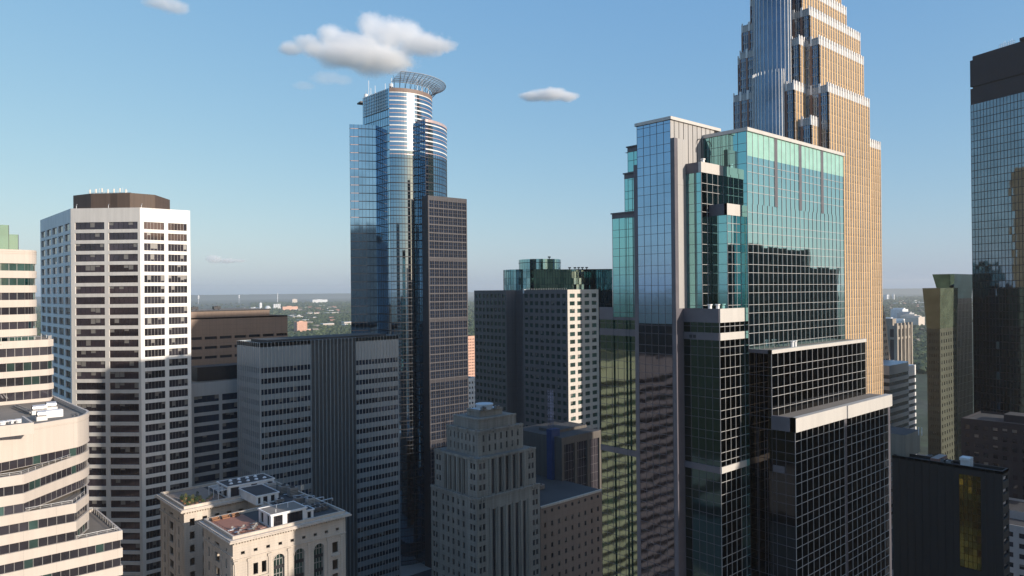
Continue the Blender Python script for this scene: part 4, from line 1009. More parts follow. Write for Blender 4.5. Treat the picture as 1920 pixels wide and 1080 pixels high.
# ================================================================ M stepped green glass office building
def green_building():
    c1 = PT(1400, 240, 142); xM, yM = c1; z1 = ZZ(1400, 238.5, xM, yM); xR = onX(1581, 300, yM)
    y5 = onY(1398.5, 590, xM)+.35; x5 = onX(1348.5, 580, y5); z5 = ZZ(1348.5, 579, x5, y5)
    y4 = onY(1394, 400, xM)+.6; x4 = onX(1363, 385, y4); z4 = ZZ(1363, 381, x4, y4)
    x3 = x5+1.2; y3 = onY(1314.5, 305, x3); z3 = ZZ(1314.5, 303, x3, y3)
    x2 = 118.0; y2 = onY(1257, 219, x2); z2 = ZZ(1257, 218, x2, y2); yb2 = onY(1194, 230, x2)
    yb5 = onY(1125, 585, x5)
    x7 = xM; y7 = onY(1446, 658, x7); z7 = ZZ(1446, 656.5, x7, y7); x7r = onX(1622, 640, y7)
    y8 = onY(1490, 785, x7); z8 = ZZ(1490, 784, x7, y8); x8r = onX(1664, 750, y8)
    yB = yb5
    r = thing('stepped_glass_building', 'large stepped green and blue mirror glass office building with a white mullion grid', 'office building', xM, yM)
    g = MB(); m = MB(); cp = Pieces('parapet_cap', ['cap_panel', 'pier_dark'], r); st = MB(); rf = Pieces('roof', ['roof_gravel'], r)  # darker cap tone puts shade into the colour of west runs
    TE, PT_, BL, BK = 0, 1, 2, 3
    ref = 2.0
    def S(a, b, za, zb, du=1.95, gm=(0, 0, 1), **k):
        w = abs(a[0]-b[0]) < .01
        curtain(g, m, a, b, za, zb, du, zlines(za, zb, 3.9, 2.3, ref), gm, .06 if w else .065, .05 if w else .09, 1 if w else 0, .0015 if w else .005, .07 if w else .085, **k)  # west mullions use the dark tone, their shade painted in
    # main slab, south face with four bays divided by pilasters near the top
    zp = z1-27.5*1.0
    zp = ZZ(1454, 388, onX(1454, 388, yM), yM)
    pil = [onX(px, 300, yM) for px in (1454.5, 1500, 1541)]
    S((xM, yM), (xR, yM), z7-4, zp, 1.95, (1,))
    edges = [xM]+pil+[xR]
    ztp = z1-5.4
    for i in range(4):
        a = edges[i]+(.55 if i else 0); b = edges[i+1]-(.55 if i < 3 else 0)
        S((a, yM), (b, yM), zp, ztp, 1.95, (1,))
        curtain(st, m, (a, yM), (b, yM), ztp, z1-.7, 1.95, [], (3,), .09, .10, 0, .002)
    for x in pil: st.box(x-.55, x+.55, yM-.12, yM+.4, zp, z1-.7, 0)
    cp.bar((xM-.25, yM), (xR+.25, yM), z1-.7, z1, .5, .35); cp.bar((xM, y2+2), (xM, yM), z1-.7, z1, .5, .3)
    # west face of main slab
    S((xM, y2), (xM, yM), z3-2, z1-.7, 1.9, (0, 0)); S((xM, y3), (xM, yM), z5-2, z3-2, 1.9, (0,)); S((xM, y5), (xM, yM), 0, z5-2, 1.9, (0,))
    flat(rf, rect(xM, xR, yM+.5, yB), z1-.6)
    g.vq((xR, yM), (xR, yB), 0, z1-.7, 0)
    S((xR, yM+8), (xR+4.2, yM+8), 60, ZZ(1590, 403, xR, yM+8), 1.9, (0,)); flat(rf, rect(xR, xR+4.2, yM+8, yB), ZZ(1590, 403, xR, yM+8)); g.vq((xR+4.2, yM+8), (xR+4.2, yB), 0, ZZ(1590, 403, xR, yM+8))
    z6 = ZZ(1600, 572, xR+8, yM+6); S((xR, yM+5), (xR+8.4, yM+5), 60, z6-3.2, 1.9, (0,)); cp.bar((xR, yM+5), (xR+8.6, yM+5), z6-3.2, z6, .5, .1, 1); cp.bar((xR, yM+5), (xR+8.6, yM+5), z6-8.6, z6-7.2, .1, .16, 1); flat(rf, rect(xR, xR+8.4, yM+5, yB), z6); g.vq((xR+8.4, yM+5), (xR+8.4, yB), 0, z6)
    # tall rear shaft with stone corner
    zc2 = z2-4.2
    S((x2, yb2), (x2, y2+.0), zc2, z2-.6, 1.7, (2,)); 
    S((x2, yb2), (x2, y2), z5-3, zc2, 1.7, (2,)); S((x2, yb2), (x2, y2), 0, z5-3, 1.7, (4,))
    g.vq((xM, yb2), (x2, yb2), 0, z2-.6, 2)
    st.vq((x2, y2), (xM+4, y2), z3-2, z2-.6, 1); cp.bar((x2-.3, y2), (xM+6, y2), z2-.6, z2, .5, .35); cp.bar((x2, yb2+.3), (x2, y2-.3), z2-.6, z2, .5, .35)
    cp.vq((xM+6, y2), (xM+6, yB), z1-1, z2); cp.bar((xM, yb2), (x2-.3, yb2), z2-.6, z2, .5, .3)
    st.bar((xM-8, yb2), (x2, yb2), 0, zc2, .3, .05, 1) if False else None
    flat(rf, [(x2, y2), (xM+6, y2), (xM+6, yb2), (x2, yb2)], z2-.05)
    # vertical joints on the metal wall
    for i in range(9): x = x2+1.2+i*1.55; st.bar((x-.05, y2), (x+.05, y2), z3, z2-.6, 0, .06, 2)
    # stone ledge piers either side of the blue shaft
    st.box(x2-.05, x2+3.6, y2-.9, y2-.02, z5, zc2, 0); st.box(x2+.0, x5+.2, y2-.9, y2-.01, 0, z5, 0)
    st.box(x2-.05, x5+.2, yb2+.0, yb2+.9, 0, zc2-4, 0)
    st.box(x2+.9, x2+3.6, y2-.95, y2-.91, z5, zc2, 1)
    # stepped rear-left volumes
    yq = yb2+.9
    for px, py in ((1187.5, 275), (1171.5, 325), (1148.5, 400)):
        xx = x5-.3; ye = onY(px-(12 if px > 1180 else (17 if px > 1160 else 23)), py, xx); ye2 = onY({1187.5: 1177, 1171.5: 1171, 1148.5: 1148}[px], py, xx); zq = ZZ(px, py, xx, ye2)
        S((xx, ye2), (xx, yq), z5-2, zq-1.2, 1.7, (0,)); cp.bar((xx, ye2), (xx, yq), zq-1.2, zq, .4, .12, 1); cp.bar((xx, ye2+.15), (xx, yq), zq-.25, zq, .4, .4, 1)
        flat(rf, rect(xx, xM+10, yq, ye2), zq-.02); g.vq((xM+10, ye2), (xx, ye2), 0, zq-1.2, 0); yq = ye2-.01 if False else yq
        xx += .4
        if px < 1180: pass
    # intermediate block
    S((x3, y2), (x3, y3), z5-1, z3-2.0, 1.7, (0,)); S((x3, y3), (xM, y3), z5-1, z3-2.0, 1.95, (3,))
    cp.bar((x3-.15, y3), (xM, y3), z3-2.0, z3, .5, .12); cp.bar((x3, y2), (x3, y3-.1), z3-2.0, z3, .5, .12, 1); flat(rf, rect(x3, xM, y3, y2), z3-.3)
    # small block in front
    S((x4, y3), (x4, y4), z5-1, z4-2.2, 1.7, (0,)); S((x4, y4), (xM, y4), z5-1, z4-2.2, 1.6, (0, 1))
    cp.bar((x4-.12, y4), (xM, y4), z4-2.2, z4, .5, .12); cp.bar((x4, y3), (x4, y4-.1), z4-2.2, z4, .5, .12, 1); flat(rf, rect(x4, xM, y4, y3), z4-.3)
    # broad base with two belt courses
    zb1 = ZZ(1348.5, 624.5, x5, y5); zb2 = ZZ(1348.5, 876, x5, y5)
    for a, b, gm in (((x5, yB), (x5, yb2+.9), (5,)), ((x5, y2-.9), (x5, y5), (5,)), ((x5, y5), (xM, y5), (3,))):
        gm = (6,) if a[0] == b[0] and a[1] < y2 else gm; S(a, b, 0, zb2-1.2, 1.7, gm); S(a, b, zb2, zb1-1.4, 1.7, gm); S(a, b, zb1, z5-2.6, 1.7, gm)
        for za, zb, o in ((z5-2.6, z5, .2), (zb1-1.4, zb1, .2), (zb2-1.2, zb2, .22)):
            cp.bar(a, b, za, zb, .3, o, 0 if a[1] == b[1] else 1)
    flat(rf, rect(x5, xM, y5, y3), z5-.5); flat(rf, rect(x5, xM, y3, yB), z5-.5); g.vq((xM+30, yB), (x5, yB), 0, z5-2.6, 0)
    # two lower front volumes
    S((x7, yM), (x7, y7), z8-30, z7-.7, 1.7, (3,)); S((x7, y7), (x7r, y7), z8-2, z7-.7, 2.35, (3,))
    cp.bar((x7-.2, y7), (x7r+.2, y7), z7-.7, z7, .6, .25); cp.bar((x7, yM), (x7, y7-.2), z7-.7, z7, .5, .2, 1); flat(rf, rect(x7, x7r, y7+.5, yM), z7-.3); g.vq((x7r, y7), (x7r, yM), 60, z7-.7, 3)
    S((x7, yM), (x7, y8), 0, z8-2.6, 1.7, (3,)); 
    xmid = onX(1584.5, 800, y8)
    S((x7, y8), (xmid-.5, y8), 0, z8-2.6, 2.35, (3,)); S((xmid+.5, y8), (x8r, y8), 0, z8-2.6, 2.35, (3,)); st.box(xmid-.5, xmid+.5, y8-.1, y8+.5, 0, z8-2.6, 0)
    st.box(x8r, x8r+1.0, y8-.1, y8+1.2, 0, z8-2.6, 0)
    cp.bar((x7-.3, y8), (xmid, y8), z8-2.6, z8, .8, .35); cp.bar((xmid, y8), (x8r+1, y8), z8-2.6, z8, .8, .6); cp.bar((x7, y7), (x7, y8-.3), z8-2.6, z8, .5, .3, 1)
    flat(rf, rect(x7, x8r+1, y8+.6, y7), z8-.3); g.vq((x8r+1, y8), (x8r+1, yM+5), 0, z8-2.6, 3)
    cp.bar((x7, y7-.2), (x7, y8+2), zb2-1.2, zb2, .0, .18, 1)
    g.build('glass_facade', ['glass_teal', 'glass_teal2', 'glass_blue', 'glass_black', 'glass_low', 'glass_lowg', 'glass_lowd'], r)
    m.build('mullion_grid', ['mullion', 'pier_dark'], r)
    st.build('stone_panel', ['pier_dark', 'grey_panel', 'frame_dark', 'glass_pale'], r)
    # small roof furniture
    for i, (x, y, z) in enumerate(((x5+3, y5+2.2, z5-.5), (x5+1.6, y3-1.4, z5-.5), (xM+12, y7+2, z7-.3), (xM+14, y7+2.4, z7-.3), (x3+2.5, y3+1.2, z3-.3), (xM+8, yM+3, z1-.6))):
        b = MB(); b.prism(arc((x, y), .35, 0, 315, 7), z-.02, z+1.1); b.prism(arc((x, y), .5, 0, 315, 7), z+1.1, z+1.3, 0, 0, True); b.build('vent_pipe', 'white_metal', r)
    b = MB(); x, y = onX(1310, 235, y2), y2
    for i in range(8): t = math.pi*i/8; t2 = math.pi*(i+1)/8; b.tube((x+.9*math.cos(t), y-.2, z2-4.2+1.1*math.sin(t)), (x+.9*math.cos(t2), y-.2, z2-4.2+1.1*math.sin(t2)), .06, 5)
    b.tube((x+.9, y-.2, z2-8), (x+.9, y-.2, z2-4.2), .06, 5); b.build('hook_pipe', 'frame_dark', r)
    b = MB(); 
    for k in range(2):
        for dz in (0,): b.box(x5-.30, x5-.19, onY(1306-k*7, 630, x5), onY(1301-k*7, 630, x5), zb1-1.1, zb1-.5)
    b.build('belt_vent', 'frame_dark', r)
green_building()
# ================================================================ N gold setback skyscraper
def gold_tower():
    r = thing('setback_skyscraper', 'tall golden stone skyscraper with stepped setbacks, white fins and a bowed glass bay', 'skyscraper', 300, 136)
    wl = MB(); gl = MB(); fn = MB(); zbase = 0
    def face(a, b, z0, z1, south, crest=3.2):
        L = dist(a, b); pitch = 2.5 if south else 3.6; k = max(1, round(L/pitch)); p = L/k; cr = min(crest, (z1-z0)*.6)
        gl.vq(a, b, z0, z1, 0 if south else 1, -.45)
        pw = .40 if south else .26
        for i in range(k+1):
            u = i*p; u0, u1 = max(0, u-p*pw/2), min(L, u+p*pw/2)
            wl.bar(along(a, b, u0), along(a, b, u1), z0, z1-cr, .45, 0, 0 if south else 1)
            fn.bar(along(a, b, u0+.001), along(a, b, u1-.001), z1-cr, z1+.9, .4, .05, 0)
            if i < k:
                for q in ((.5,) if south else (.38, .62)):
                    v = u+p*q; fn.bar(along(a, b, v-.09), along(a, b, v+.09), z0, z1+(.5 if south else 0), .45, .0, 0 if south else 1)
        zf = z1-cr-.2; j = 0
        while zf > z0+1:
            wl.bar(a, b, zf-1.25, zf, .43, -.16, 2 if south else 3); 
            fn.bar(a, b, zf-1.3, zf-1.18, .44, -.06, 1 if not south else 2); zf -= 3.9
        wl.bar(a, b, z1-cr, z1-.4, .4, -.12, 4)
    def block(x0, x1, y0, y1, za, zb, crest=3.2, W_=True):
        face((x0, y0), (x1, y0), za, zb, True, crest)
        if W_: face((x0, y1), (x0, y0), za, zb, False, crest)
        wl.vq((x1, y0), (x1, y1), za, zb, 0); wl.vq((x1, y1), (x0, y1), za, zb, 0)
        flat(wl, rect(x0, x1, y0, y1), zb-.5, 5)
    # south arm tiers
    KW = 1.19; yS = 116.9*KW; xa = 257.9*KW; xr = onX(1632, 300, yS); zA = ZZ(1553, 157, xa, yS)
    block(xa, xr, yS, yS+44, 0, zA)
    y = yS+2.0; xr2 = onX(1652, 300, y+6); zR = ZZ(1640, 252, xr, y+6); block(xr-2, xr2, y+6, y+40, 0, zR, W_=False)
    yS2 = onY(1536, 72, xa); xrb = onX(1620, 100, yS2); zB = ZZ(1536, 68, xa, yS2); block(xa+.02, xrb, yS2, yS+42, zA-2, zB)
    yS3 = onY(1518, 16, xa); xrc = onX(1613.5, 50, yS3); zC = ZZ(1518, 13, xa, yS3); block(xa+.04, xrc, yS3, yS+40, zB-2, zC)
    yS4 = yS3+4; xrd = onX(1588, 30, yS4); zD = ZZ(1510, -20, xa+1, yS4); block(xa+1.0, xrd, yS4, yS+36, zC-2, zD+3)
    block(xa+5, onX(1578, 0, yS4+2), yS4+2, yS+30, zD, zD+16)
    # west arm tiers
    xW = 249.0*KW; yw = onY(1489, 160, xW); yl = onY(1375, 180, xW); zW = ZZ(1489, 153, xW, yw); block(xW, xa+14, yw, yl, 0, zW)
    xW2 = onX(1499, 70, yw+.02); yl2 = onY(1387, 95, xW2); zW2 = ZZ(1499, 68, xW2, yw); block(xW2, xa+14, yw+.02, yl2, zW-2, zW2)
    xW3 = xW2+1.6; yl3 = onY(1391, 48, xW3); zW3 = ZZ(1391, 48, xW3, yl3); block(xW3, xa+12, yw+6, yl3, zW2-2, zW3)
    # infill block in the re-entrant corner
    p = PT(1521, 222, 258.5*KW); zi = ZZ(1521, 219, *p); block(p[0], xa+2, p[1], p[1]+12, 0, zi)
    # bowed bay on the west side
    def bow(pxl, pxr, xf, za, zb, bulge):
        ya, yb = onY(pxr, 150, xf), onY(pxl, 150, xf); c = (ya+yb)/2; h = (yb-ya)/2; k = 14
        P = [(xf-bulge*math.cos(t), c+h*math.sin(t)) for t in [math.pi/2-math.pi*i/k for i in range(k+1)]]
        for i in range(k):
            a, b = P[i], P[i+1]; gl.vq(a, b, za, zb, 1)
            fn.bar(a, along(a, b, .20), za, zb+1.2, .05, .22, 0)
            z = zb-3
            while z > za: fn.bar(a, b, z-.8, z, 0, .05, 3); z -= 3.9
        flat(wl, P, zb, 5)
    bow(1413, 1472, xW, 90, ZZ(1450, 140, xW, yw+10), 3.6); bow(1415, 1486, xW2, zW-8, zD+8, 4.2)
    wl.build('stone_wall', ['gold', 'brick_pier', 'win_wf', 'win_wfb', 'grey_conc', 'roof_gravel'], r)
    gl.build('window_strip', ['win_wf', 'win_wfb'], r, kind='stuff'); fn.build('metal_fin', ['fin', 'mullion', 'gold', 'win_wfb'], r)
gold_tower()
# ================================================================ O dark glass tower at the right edge
def dark_tower():
    D = 392; p = PT(1820, 150, D); d = Vector((-.373, -1.012)).normalized(); q = (p[0]+d.x*44, p[1]+d.y*44)
    zt = ZZ(1822, 106, *p); zb = ZZ(1820, 197, *p)
    r = thing('dark_glass_tower', 'very tall dark glass tower with a black top band, cut by the right edge', 'skyscraper', *p)
    g = MB(); m = MB(); n = nrm(p, q)
    curtain(g, m, p, q, 0, zb, 1.75, zlines(0, zb, 3.9, 0, zb % 3.9), (0,), .14, .12, 0, .012, .3)
    b2 = [(q[0]-n[0]*40, q[1]-n[1]*40), (p[0]-n[0]*40, p[1]-n[1]*40)]
    g.vq(q, b2[0], 0, zb); g.vq(b2[0], b2[1], 0, zb); g.vq(b2[1], p, 0, zb)
    g.build('glass_facade', ['glass_ids', 'glass_dteal'], r); m.build('mullion_grid', 'frame_dark', r)
    t = MB(); P = [p, q]+b2
    P2 = inset(P, .8); t.prism(P, zb, zb+8.5); t.prism(P2, zb+8.5, zb+9.5); t.prism(P, zb+9.5, zt-2.2, 0, 0, True); t.prism(P2, zt-2.2, zt)
    e = along(p, q, 26); t.prism([e, along(p, q, 43), (q[0]-n[0]*30, q[1]-n[1]*30), (e[0]-n[0]*30, e[1]-n[1]*30)], zt, zt+1.6)
    for i in range(29): u = i*1.5; t.bar(along(p, q, u), along(p, q, u+.1), zb+9.6, zt-2.3, 0, .1)
    t.build('mechanical_band', 'dark_band', r)
    for i in range(9):
        u = 14+i*.9; e = along(p, q, u); antenna(r, e[0]-n[0]*3, e[1]-n[1]*3, zt, 2.2+1.4*((i*5) % 4)/3, .07)
    b = MB(); a = along(p, q, 13.5); c = along(p, q, 22); b.tube((a[0]-n[0]*3, a[1]-n[1]*3, zt+1.2), (c[0]-n[0]*3, c[1]-n[1]*3, zt+1.2), .08); b.tube((a[0]-n[0]*3, a[1]-n[1]*3, zt+2.2), (c[0]-n[0]*3, c[1]-n[1]*3, zt+2.2), .06); b.build('antenna_rack', 'frame', r)
M['dark_band'] = plain('navy black metal cladding', (.012, .012, .020), .7)
dark_tower()
# ================================================================ P two flared towers left of it
def flared_towers():
    for pl, pc, pr, py, D, name, label in ((1729.5, 1763, 1796, 540, 362, 'flared_stone_tower', 'slim green tinted tower with small windows and a flared top'), (1748, 1790, 1826, 513.5, 386, 'flared_glass_tower', 'dark flared glass tower rising behind the slim green tower')):
        c = PT(pc, py, D); zt = ZZ(pc, py, *c); x0, y0 = c; x1 = onX(pr, py, y0); y1 = onY(pl, py, x0)
        r = thing(name, label, 'tower', x0, y0); wb = MB(); wins = []; e = 1.6 if D < 370 else 3.2; zf = zt-(20 if D < 370 else 13)
        P = rect(x0, x1, y0, y1); Q = [(x0+e*.3, y0+e*.3), (x1-e*.3, y0+e*.3), (x1-e*.3, y1-e), (x0+e*.3, y1-e)]
        g = MB(); m = MB(); k = 4
        for i in range(4):
            a, b, qa, qb = P[i], P[(i+1) % 4], Q[i], Q[(i+1) % 4]
            for t in range(9):
                for s in range(5):
                    f0, f1 = t/9, (t+1)/9; h0, h1 = s/5, (s+1)/5
                    pp = lambda f, h: (*lerp(lerp(qa, qb, f), lerp(a, b, f), h), zf+(zt-zf)*h)
                    g.poly([pp(f0, h0), pp(f1, h0), pp(f1, h1), pp(f0, h1)], 1 if D < 370 else 0)
        flat(g, P, zt, 2)
        g.build('glass_crown', ['glass_dteal', 'glass_green_stone' if D < 370 else 'glass_black', 'roof_dark'], r)
        rows = [(zf-2-3.5*i-1.7, zf-2-3.5*i) for i in range(34) if zf-2-3.5*i-1.7 > 3]
        if D < 370:  # masonry reflected in the glass, built as solid wall and windows
            for i, a, b in ((0, Q[0], Q[1]), (1, Q[3], Q[0])):
                L = dist(a, b); facade(wb, a, b, 0, zf, even(L, 7 if i == 0 else 6, .34, .6), rows, wins, .3)
            wb.vq(Q[1], Q[2], 0, zf); wb.vq(Q[2], Q[3], 0, zf)
            wb.bar(Q[0], Q[1], zf-26, zf-25.7, 0, .2); wb.build('wall', 'green_stone', r); put_windows(r, wins, ['win', 'frame_dark'], 100, zvis=60)
        else:
            for i in range(4): curtain(wb, m, Q[i], Q[(i+1) % 4], 0, zf, 2.2, zlines(0, zf, 3.9, 0), (0,), .12, .1)
            wb.build('glass_facade', 'glass_black', r); m.build('mullion_grid', 'frame_dark', r)
M['green_stone'] = wallmat('green tinted stone', (.07, .078, .056), .6, .15, joint=(1.4, 1.7, .03))
M['glass_green_stone'] = glassmat('green grey glass', (.10, .125, .09), .2, .2, .002, .5, .3)
flared_towers()
# ================================================================ Q silver banded block
def silver_block():
    D = 420; c = PT(1700, 690, D); x0, y0 = c; zt = ZZ(1690, 678, *c); xl = onX(1660, 680, y0)
    r = thing('silver_banded_building', 'silver grey office building with sloping shoulder and dark ribbon windows', 'office building', x0, y0)
    sp = MB(); P = [(xl, y0+14), (xl, y0-2), (x0-6, y0-2)]+arc((x0-4, y0+5), 7, -75, -10, 5)+[(x0+3, y0+14)]
    z = zt-5
    for i in range(len(P)): sp.vq(P[i], P[(i+1) % len(P)], z, zt)
    flat(sp, P, zt)
    while z > 6:
        g = MB(); bandwall(sp, g, g, P, z-4.1, z, z-4.1+2.0, z, .3, 2.0); g.build('window_band', ['win_blue', 'win_blue', 'frame_dark'], r); z -= 4.1
    sp.build('wall', 'silver_panel', r)
    x2 = x0+5; y2 = y0-6; xr = onX(1734, 700, y2); z2 = ZZ(1715, 690, x2, y2); z = z2-6
    r = thing('white_banded_building', 'bright white sunlit banded building beside the silver one', 'office building', x2, y2); sp = MB()
    P = rect(x2, xr+12, y2+9, y2+24); P = [(x2, y2+9), (xr+12, y2+9), (xr+12, y2+26), (x2, y2+26)]
    for i in range(4): sp.vq(P[i], P[(i+1) % 4], z, z2)
    flat(sp, P, z2)
    while z > 6:
        g = MB(); bandwall(sp, g, g, P, z-4.1, z, z-4.1+2.2, z, .3, 2.0); g.build('window_band', ['win_blue', 'win_blue', 'frame_dark'], r); z -= 4.1
    sp.build('wall', 'white_metal', r)
M['silver_panel'] = wallmat('silver panel', (.45, .46, .49), .4, .05, metal=.3)
silver_block()
# ================================================================ R dark brown block, bottom right
def dark_block():
    c = PT(1879, 884, 200); x0, y0 = c; zt = ZZ(1879, 884, *c); x1 = onX(1890.5, 884, y0); y1 = onY(1672, 850, x0)
    r = thing('dark_brown_block', 'dark brown block with roof plant and a bronze glass bay on its long side', 'building', x0, y0)
    wb = MB(); ya = onY(1797, 900, x0); yb = onY(1838, 900, x0); za = ZZ(1797, 888, x0, ya); zb = za-26
    wb.vq((x0, y1), (x0, ya), 0, zt); wb.vq((x0, ya), (x0, yb), 0, zb); wb.vq((x0, ya), (x0, yb), za, zt); wb.vq((x0, yb), (x0, y0), 0, zt)
    facade(wb, (x0, y0), (x1, y0), 0, zt, [(.4, x1-x0-.2)], [(zt-3-3.4*i, zt-1.6-3.4*i) for i in range(18) if zt-3-3.4*i > 2], None, .4, rmi=1)
    rows = [(zt-3-3.4*i, zt-1.6-3.4*i) for i in range(18) if zt-3-3.4*i > 2]
    wn = MB()
    for a, b in rows: wn.vq((x0+.4, y0), (x1-.2, y0), a, b, 0, -.38)
    wn.build('ribbon_window', 'win', r, kind='stuff')
    wb.vq((x1, y0), (x1, y1), 0, zt); wb.vq((x1, y1), (x0, y1), 0, zt)
    for k in range(1, 14):
        u = (y1-y0)*k/14; 
        if not (yb-.3 < y0+u < ya+.3): wb.bar((x0, y0+u+.12), (x0, y0+u-.12), 0, zt, 0, .14)
    flat(wb, rect(x0+.5, x1-.5, y0+.5, y1-.5), zt-.8, 1); parapet(wb, rect(x0, x1, y0, y1), zt-.8, .8, .5)
    wb.build('wall', ['dark_stone', 'roof_dark'], r)
    g = MB(); m = MB(); curtain(g, m, (x0+.25, ya), (x0+.25, yb), zb, za, 1.1, zlines(zb, za, 1.9, 0, zb), (0,), .10, .1, 0, .02); g.build('bronze_glass', ['bronze_glass', 'glass_black'], r); m.build('mullion_grid', 'bronze_frame', r)  # gold reflection put into the tint of this bay
    yc = onY(1738, 850, x0+2); b = MB(); zc = ZZ(1700, 816, x0+2, onY(1697, 830, x0+2)); ys = onY(1697, 830, x0+2)
    b.prism(rect(x0+2, x0+14, ys, y1+10), zt-.8, zc, 0, 1); b.build('penthouse', ['tan_wall', 'roof_dark'], r)
    for i, (px, py) in enumerate(((1752, 862), (1760, 866), (1766, 864), (1742, 858), (1780, 872))): x = x0+4+i % 2*3; y = onY(px, py, x); ac_unit(r, x, y, zt-.8, 2, 1.4, .9, 'frame')
    x = x0+3; y = onY(1812, 870, x); b = MB(); b.box(x-1.5, x+1.5, y-1.2, y+1.2, zt-.8, zt+1.2); b.box(x-1.9, x+1.2, y-1.3, y+1.3, zt+1.2, zt+2.0); b.build('roof_hood', 'white_metal', r)
    b = MB(); b.box(x0+1.5, x0+9, onY(1760, 860, x0+2), onY(1745, 860, x0+2), zt-.8, zt+.5); b.build('red_screen', 'red_brick', r)
    b = MB()
    for px in (1722, 1728): y = onY(px, 810, x0+5); b.tube((x0+5, y, zc), (x0+5, y, zc+2.4), .12)
    b.build('vent_pipe', 'white_metal', r)
M['tan_wall'] = wallmat('tan plaster', (.30, .26, .21), .8, .15)
M['bronze_glass'] = glassmat('bronze glass', (.95, .43, .11), .9, .08, .006, .6, .3)
M['bronze_frame'] = plain('bronze frame', (.12, .075, .03), .5, .5)
dark_block()
# ================================================================ obelisk tower behind the gold one
def obelisk():
    D = 440; c = PT(1655, 560, D); x0 = c[0]-16; y0 = c[1]; zt = ZZ(1655, 563, *c)
    xr = onX(1659.5, 570, y0); xb = onX(1670, 745, y0); zb = ZZ(1670, 745, xb, y0)
    r = thing('obelisk_tower', 'tapering pale stone tower showing as a sliver right of the gold skyscraper', 'tower', x0, y0)
    k = (xb-xr)/(zt-zb); n = 24; wb = MB(); wn = MB()
    X = lambda z: xr+(zt-8-z)*k
    zs = [zt-8-3.7*i for i in range(n+4) if zt-8-3.7*i > 0]+[0]
    for i in range(len(zs)-1):
        za, zb_ = zs[i], zs[i+1]; a, b = X(za), X(zb_); ya, yb = y0+.35*(xr-a), y0+.35*(xr-b)
        wb.poly([(x0, yb, zb_), (b, yb, zb_), (a, ya, za), (x0, ya, za)]); wb.poly([(b, yb, zb_), (b, yb+30, zb_), (a, ya+30, za), (a, ya, za)])
        for q in (2.2, 4.6, 8, 11, 14): wn.box(a-q-1, a-q, min(ya, yb)-.06, ya+.5, (za+zb_)/2-1, (za+zb_)/2+.9)
    wb.prism(rect(x0, xr-2, y0, y0+24), zt-8, zt-3); wb.prism(rect(x0, xr-3.4, y0+1, y0+20), zt-3, zt)
    wb.build('wall', 'tan_lime', r); wn.build('window', 'win', r, kind='stuff')
M['tan_lime'] = wallmat('sandy limestone', (.48, .38, .28), .8, .08)
obelisk()
# ================================================================ filler city blocks, near ground, far suburbs
def generic(name, label, cat, x0, x1, y0, y1, z, wm, roofm='roof_dark', fl=3.9, n=None, frac=.5, h=1.9, wmat='win', band=False, pent=True, lim=60, grp=None, crown=0):
    r = thing(name, label, cat, (x0+x1)/2, (y0+y1)/2, 0, grp); wb = MB(); wins = []
    rows = [(z-1.8-fl*i-h, z-1.8-fl*i) for i in range(70) if z-1.8-fl*i-h > 3]
    for a, b in (((x0, y0), (x1, y0)), ((x0, y1), (x0, y0)), ((x1, y0), (x1, y1)), ((x1, y1), (x0, y1))):
        L = dist(a, b); k = n or max(2, int(L/3.6)); facade(wb, a, b, 0, z, even(L, 1 if band else k, .96 if band else frac, .6), rows, wins, .3, nm=int(L/3) if band else 0)
    flat(wb, rect(x0, x1, y0, y1), z-.02, 1); parapet(wb, rect(x0, x1, y0, y1), z-.02, .9, .4)
    if pent: wb.prism(rect(x0+(x1-x0)*.3, x0+(x1-x0)*.65, y0+(y1-y0)*.3, y0+(y1-y0)*.7), z-.02, z+3.2, 0, 1)
    wb.build('wall', [wm, roofm], r); put_windows(r, wins, [wmat, 'frame_dark'], lim); return r
def atpx(px, py, D, w, d, hz=None):
    x, y = PT(px, py, D); return x, x+w, y, y+d, (ZZ(px, py, x, y) if hz is None else hz)
# turreted grey block in the gap right of the gold tower
def turret_block():
    x0, x1, y0, y1, z = atpx(1681, 611, 640, 33, 22)
    r = thing('turreted_apartment_block', 'grey turreted apartment block with tall bays in the gap right of the gold tower', 'apartment block', x0, y0); wb = MB(); wins = []
    L = x1-x0; facade(wb, (x0, y0), (x1, y0), 0, z, even(L, 4, .5, .6), [(4, z-12), (z-10, z-3)], wins, 1.0, nm=2, nh=10)
    facade(wb, (x0, y1), (x0, y0), 0, z, even(y1-y0, 3, .5, .6), [(4, z-12), (z-10, z-3)], wins, 1.0, nm=1, nh=10)
    wb.vq((x1, y0), (x1, y1), 0, z); flat(wb, rect(x0, x1, y0, y1), z, 1)
    for i in range(5): wb.prism(rect(x0+L*i/4-1.3, x0+L*i/4+1.3, y0-1, y0+1.5), 0, z+2.2)
    wb.prism(rect(x0+2, x0+10, y0+4, y0+12), z, z+6)
    wb.build('wall', ['limestone', 'roof_gravel'], r); put_windows(r, wins, ['win', 'frame_dark'])
turret_block()
x0, x1, y0, y1, z = atpx(1662, 650, 560, 15, 15); generic('grey_block', 'small grey block beneath the turreted apartments', 'building', x0, x1, y0, y1, z-12, 'grey_conc')
# brick apartment slab seen between the round glass tower and the notched block
x0, x1, y0, y1, z = atpx(877, 632, 760, 9.5, 30); generic('brick_apartment_slab', 'narrow orange brick apartment slab in the gap right of the round glass tower', 'apartment block', x0, x1, y0, y1, z, 'pink_brick', fl=3.0, n=4, h=1.3)
x0, x1, y0, y1, z = atpx(872, 712, 560, 12, 20); generic('white_low_block', 'low white block at the foot of the orange brick slab', 'building', x0, x1, y0, y1, z, 'white_conc', n=4)
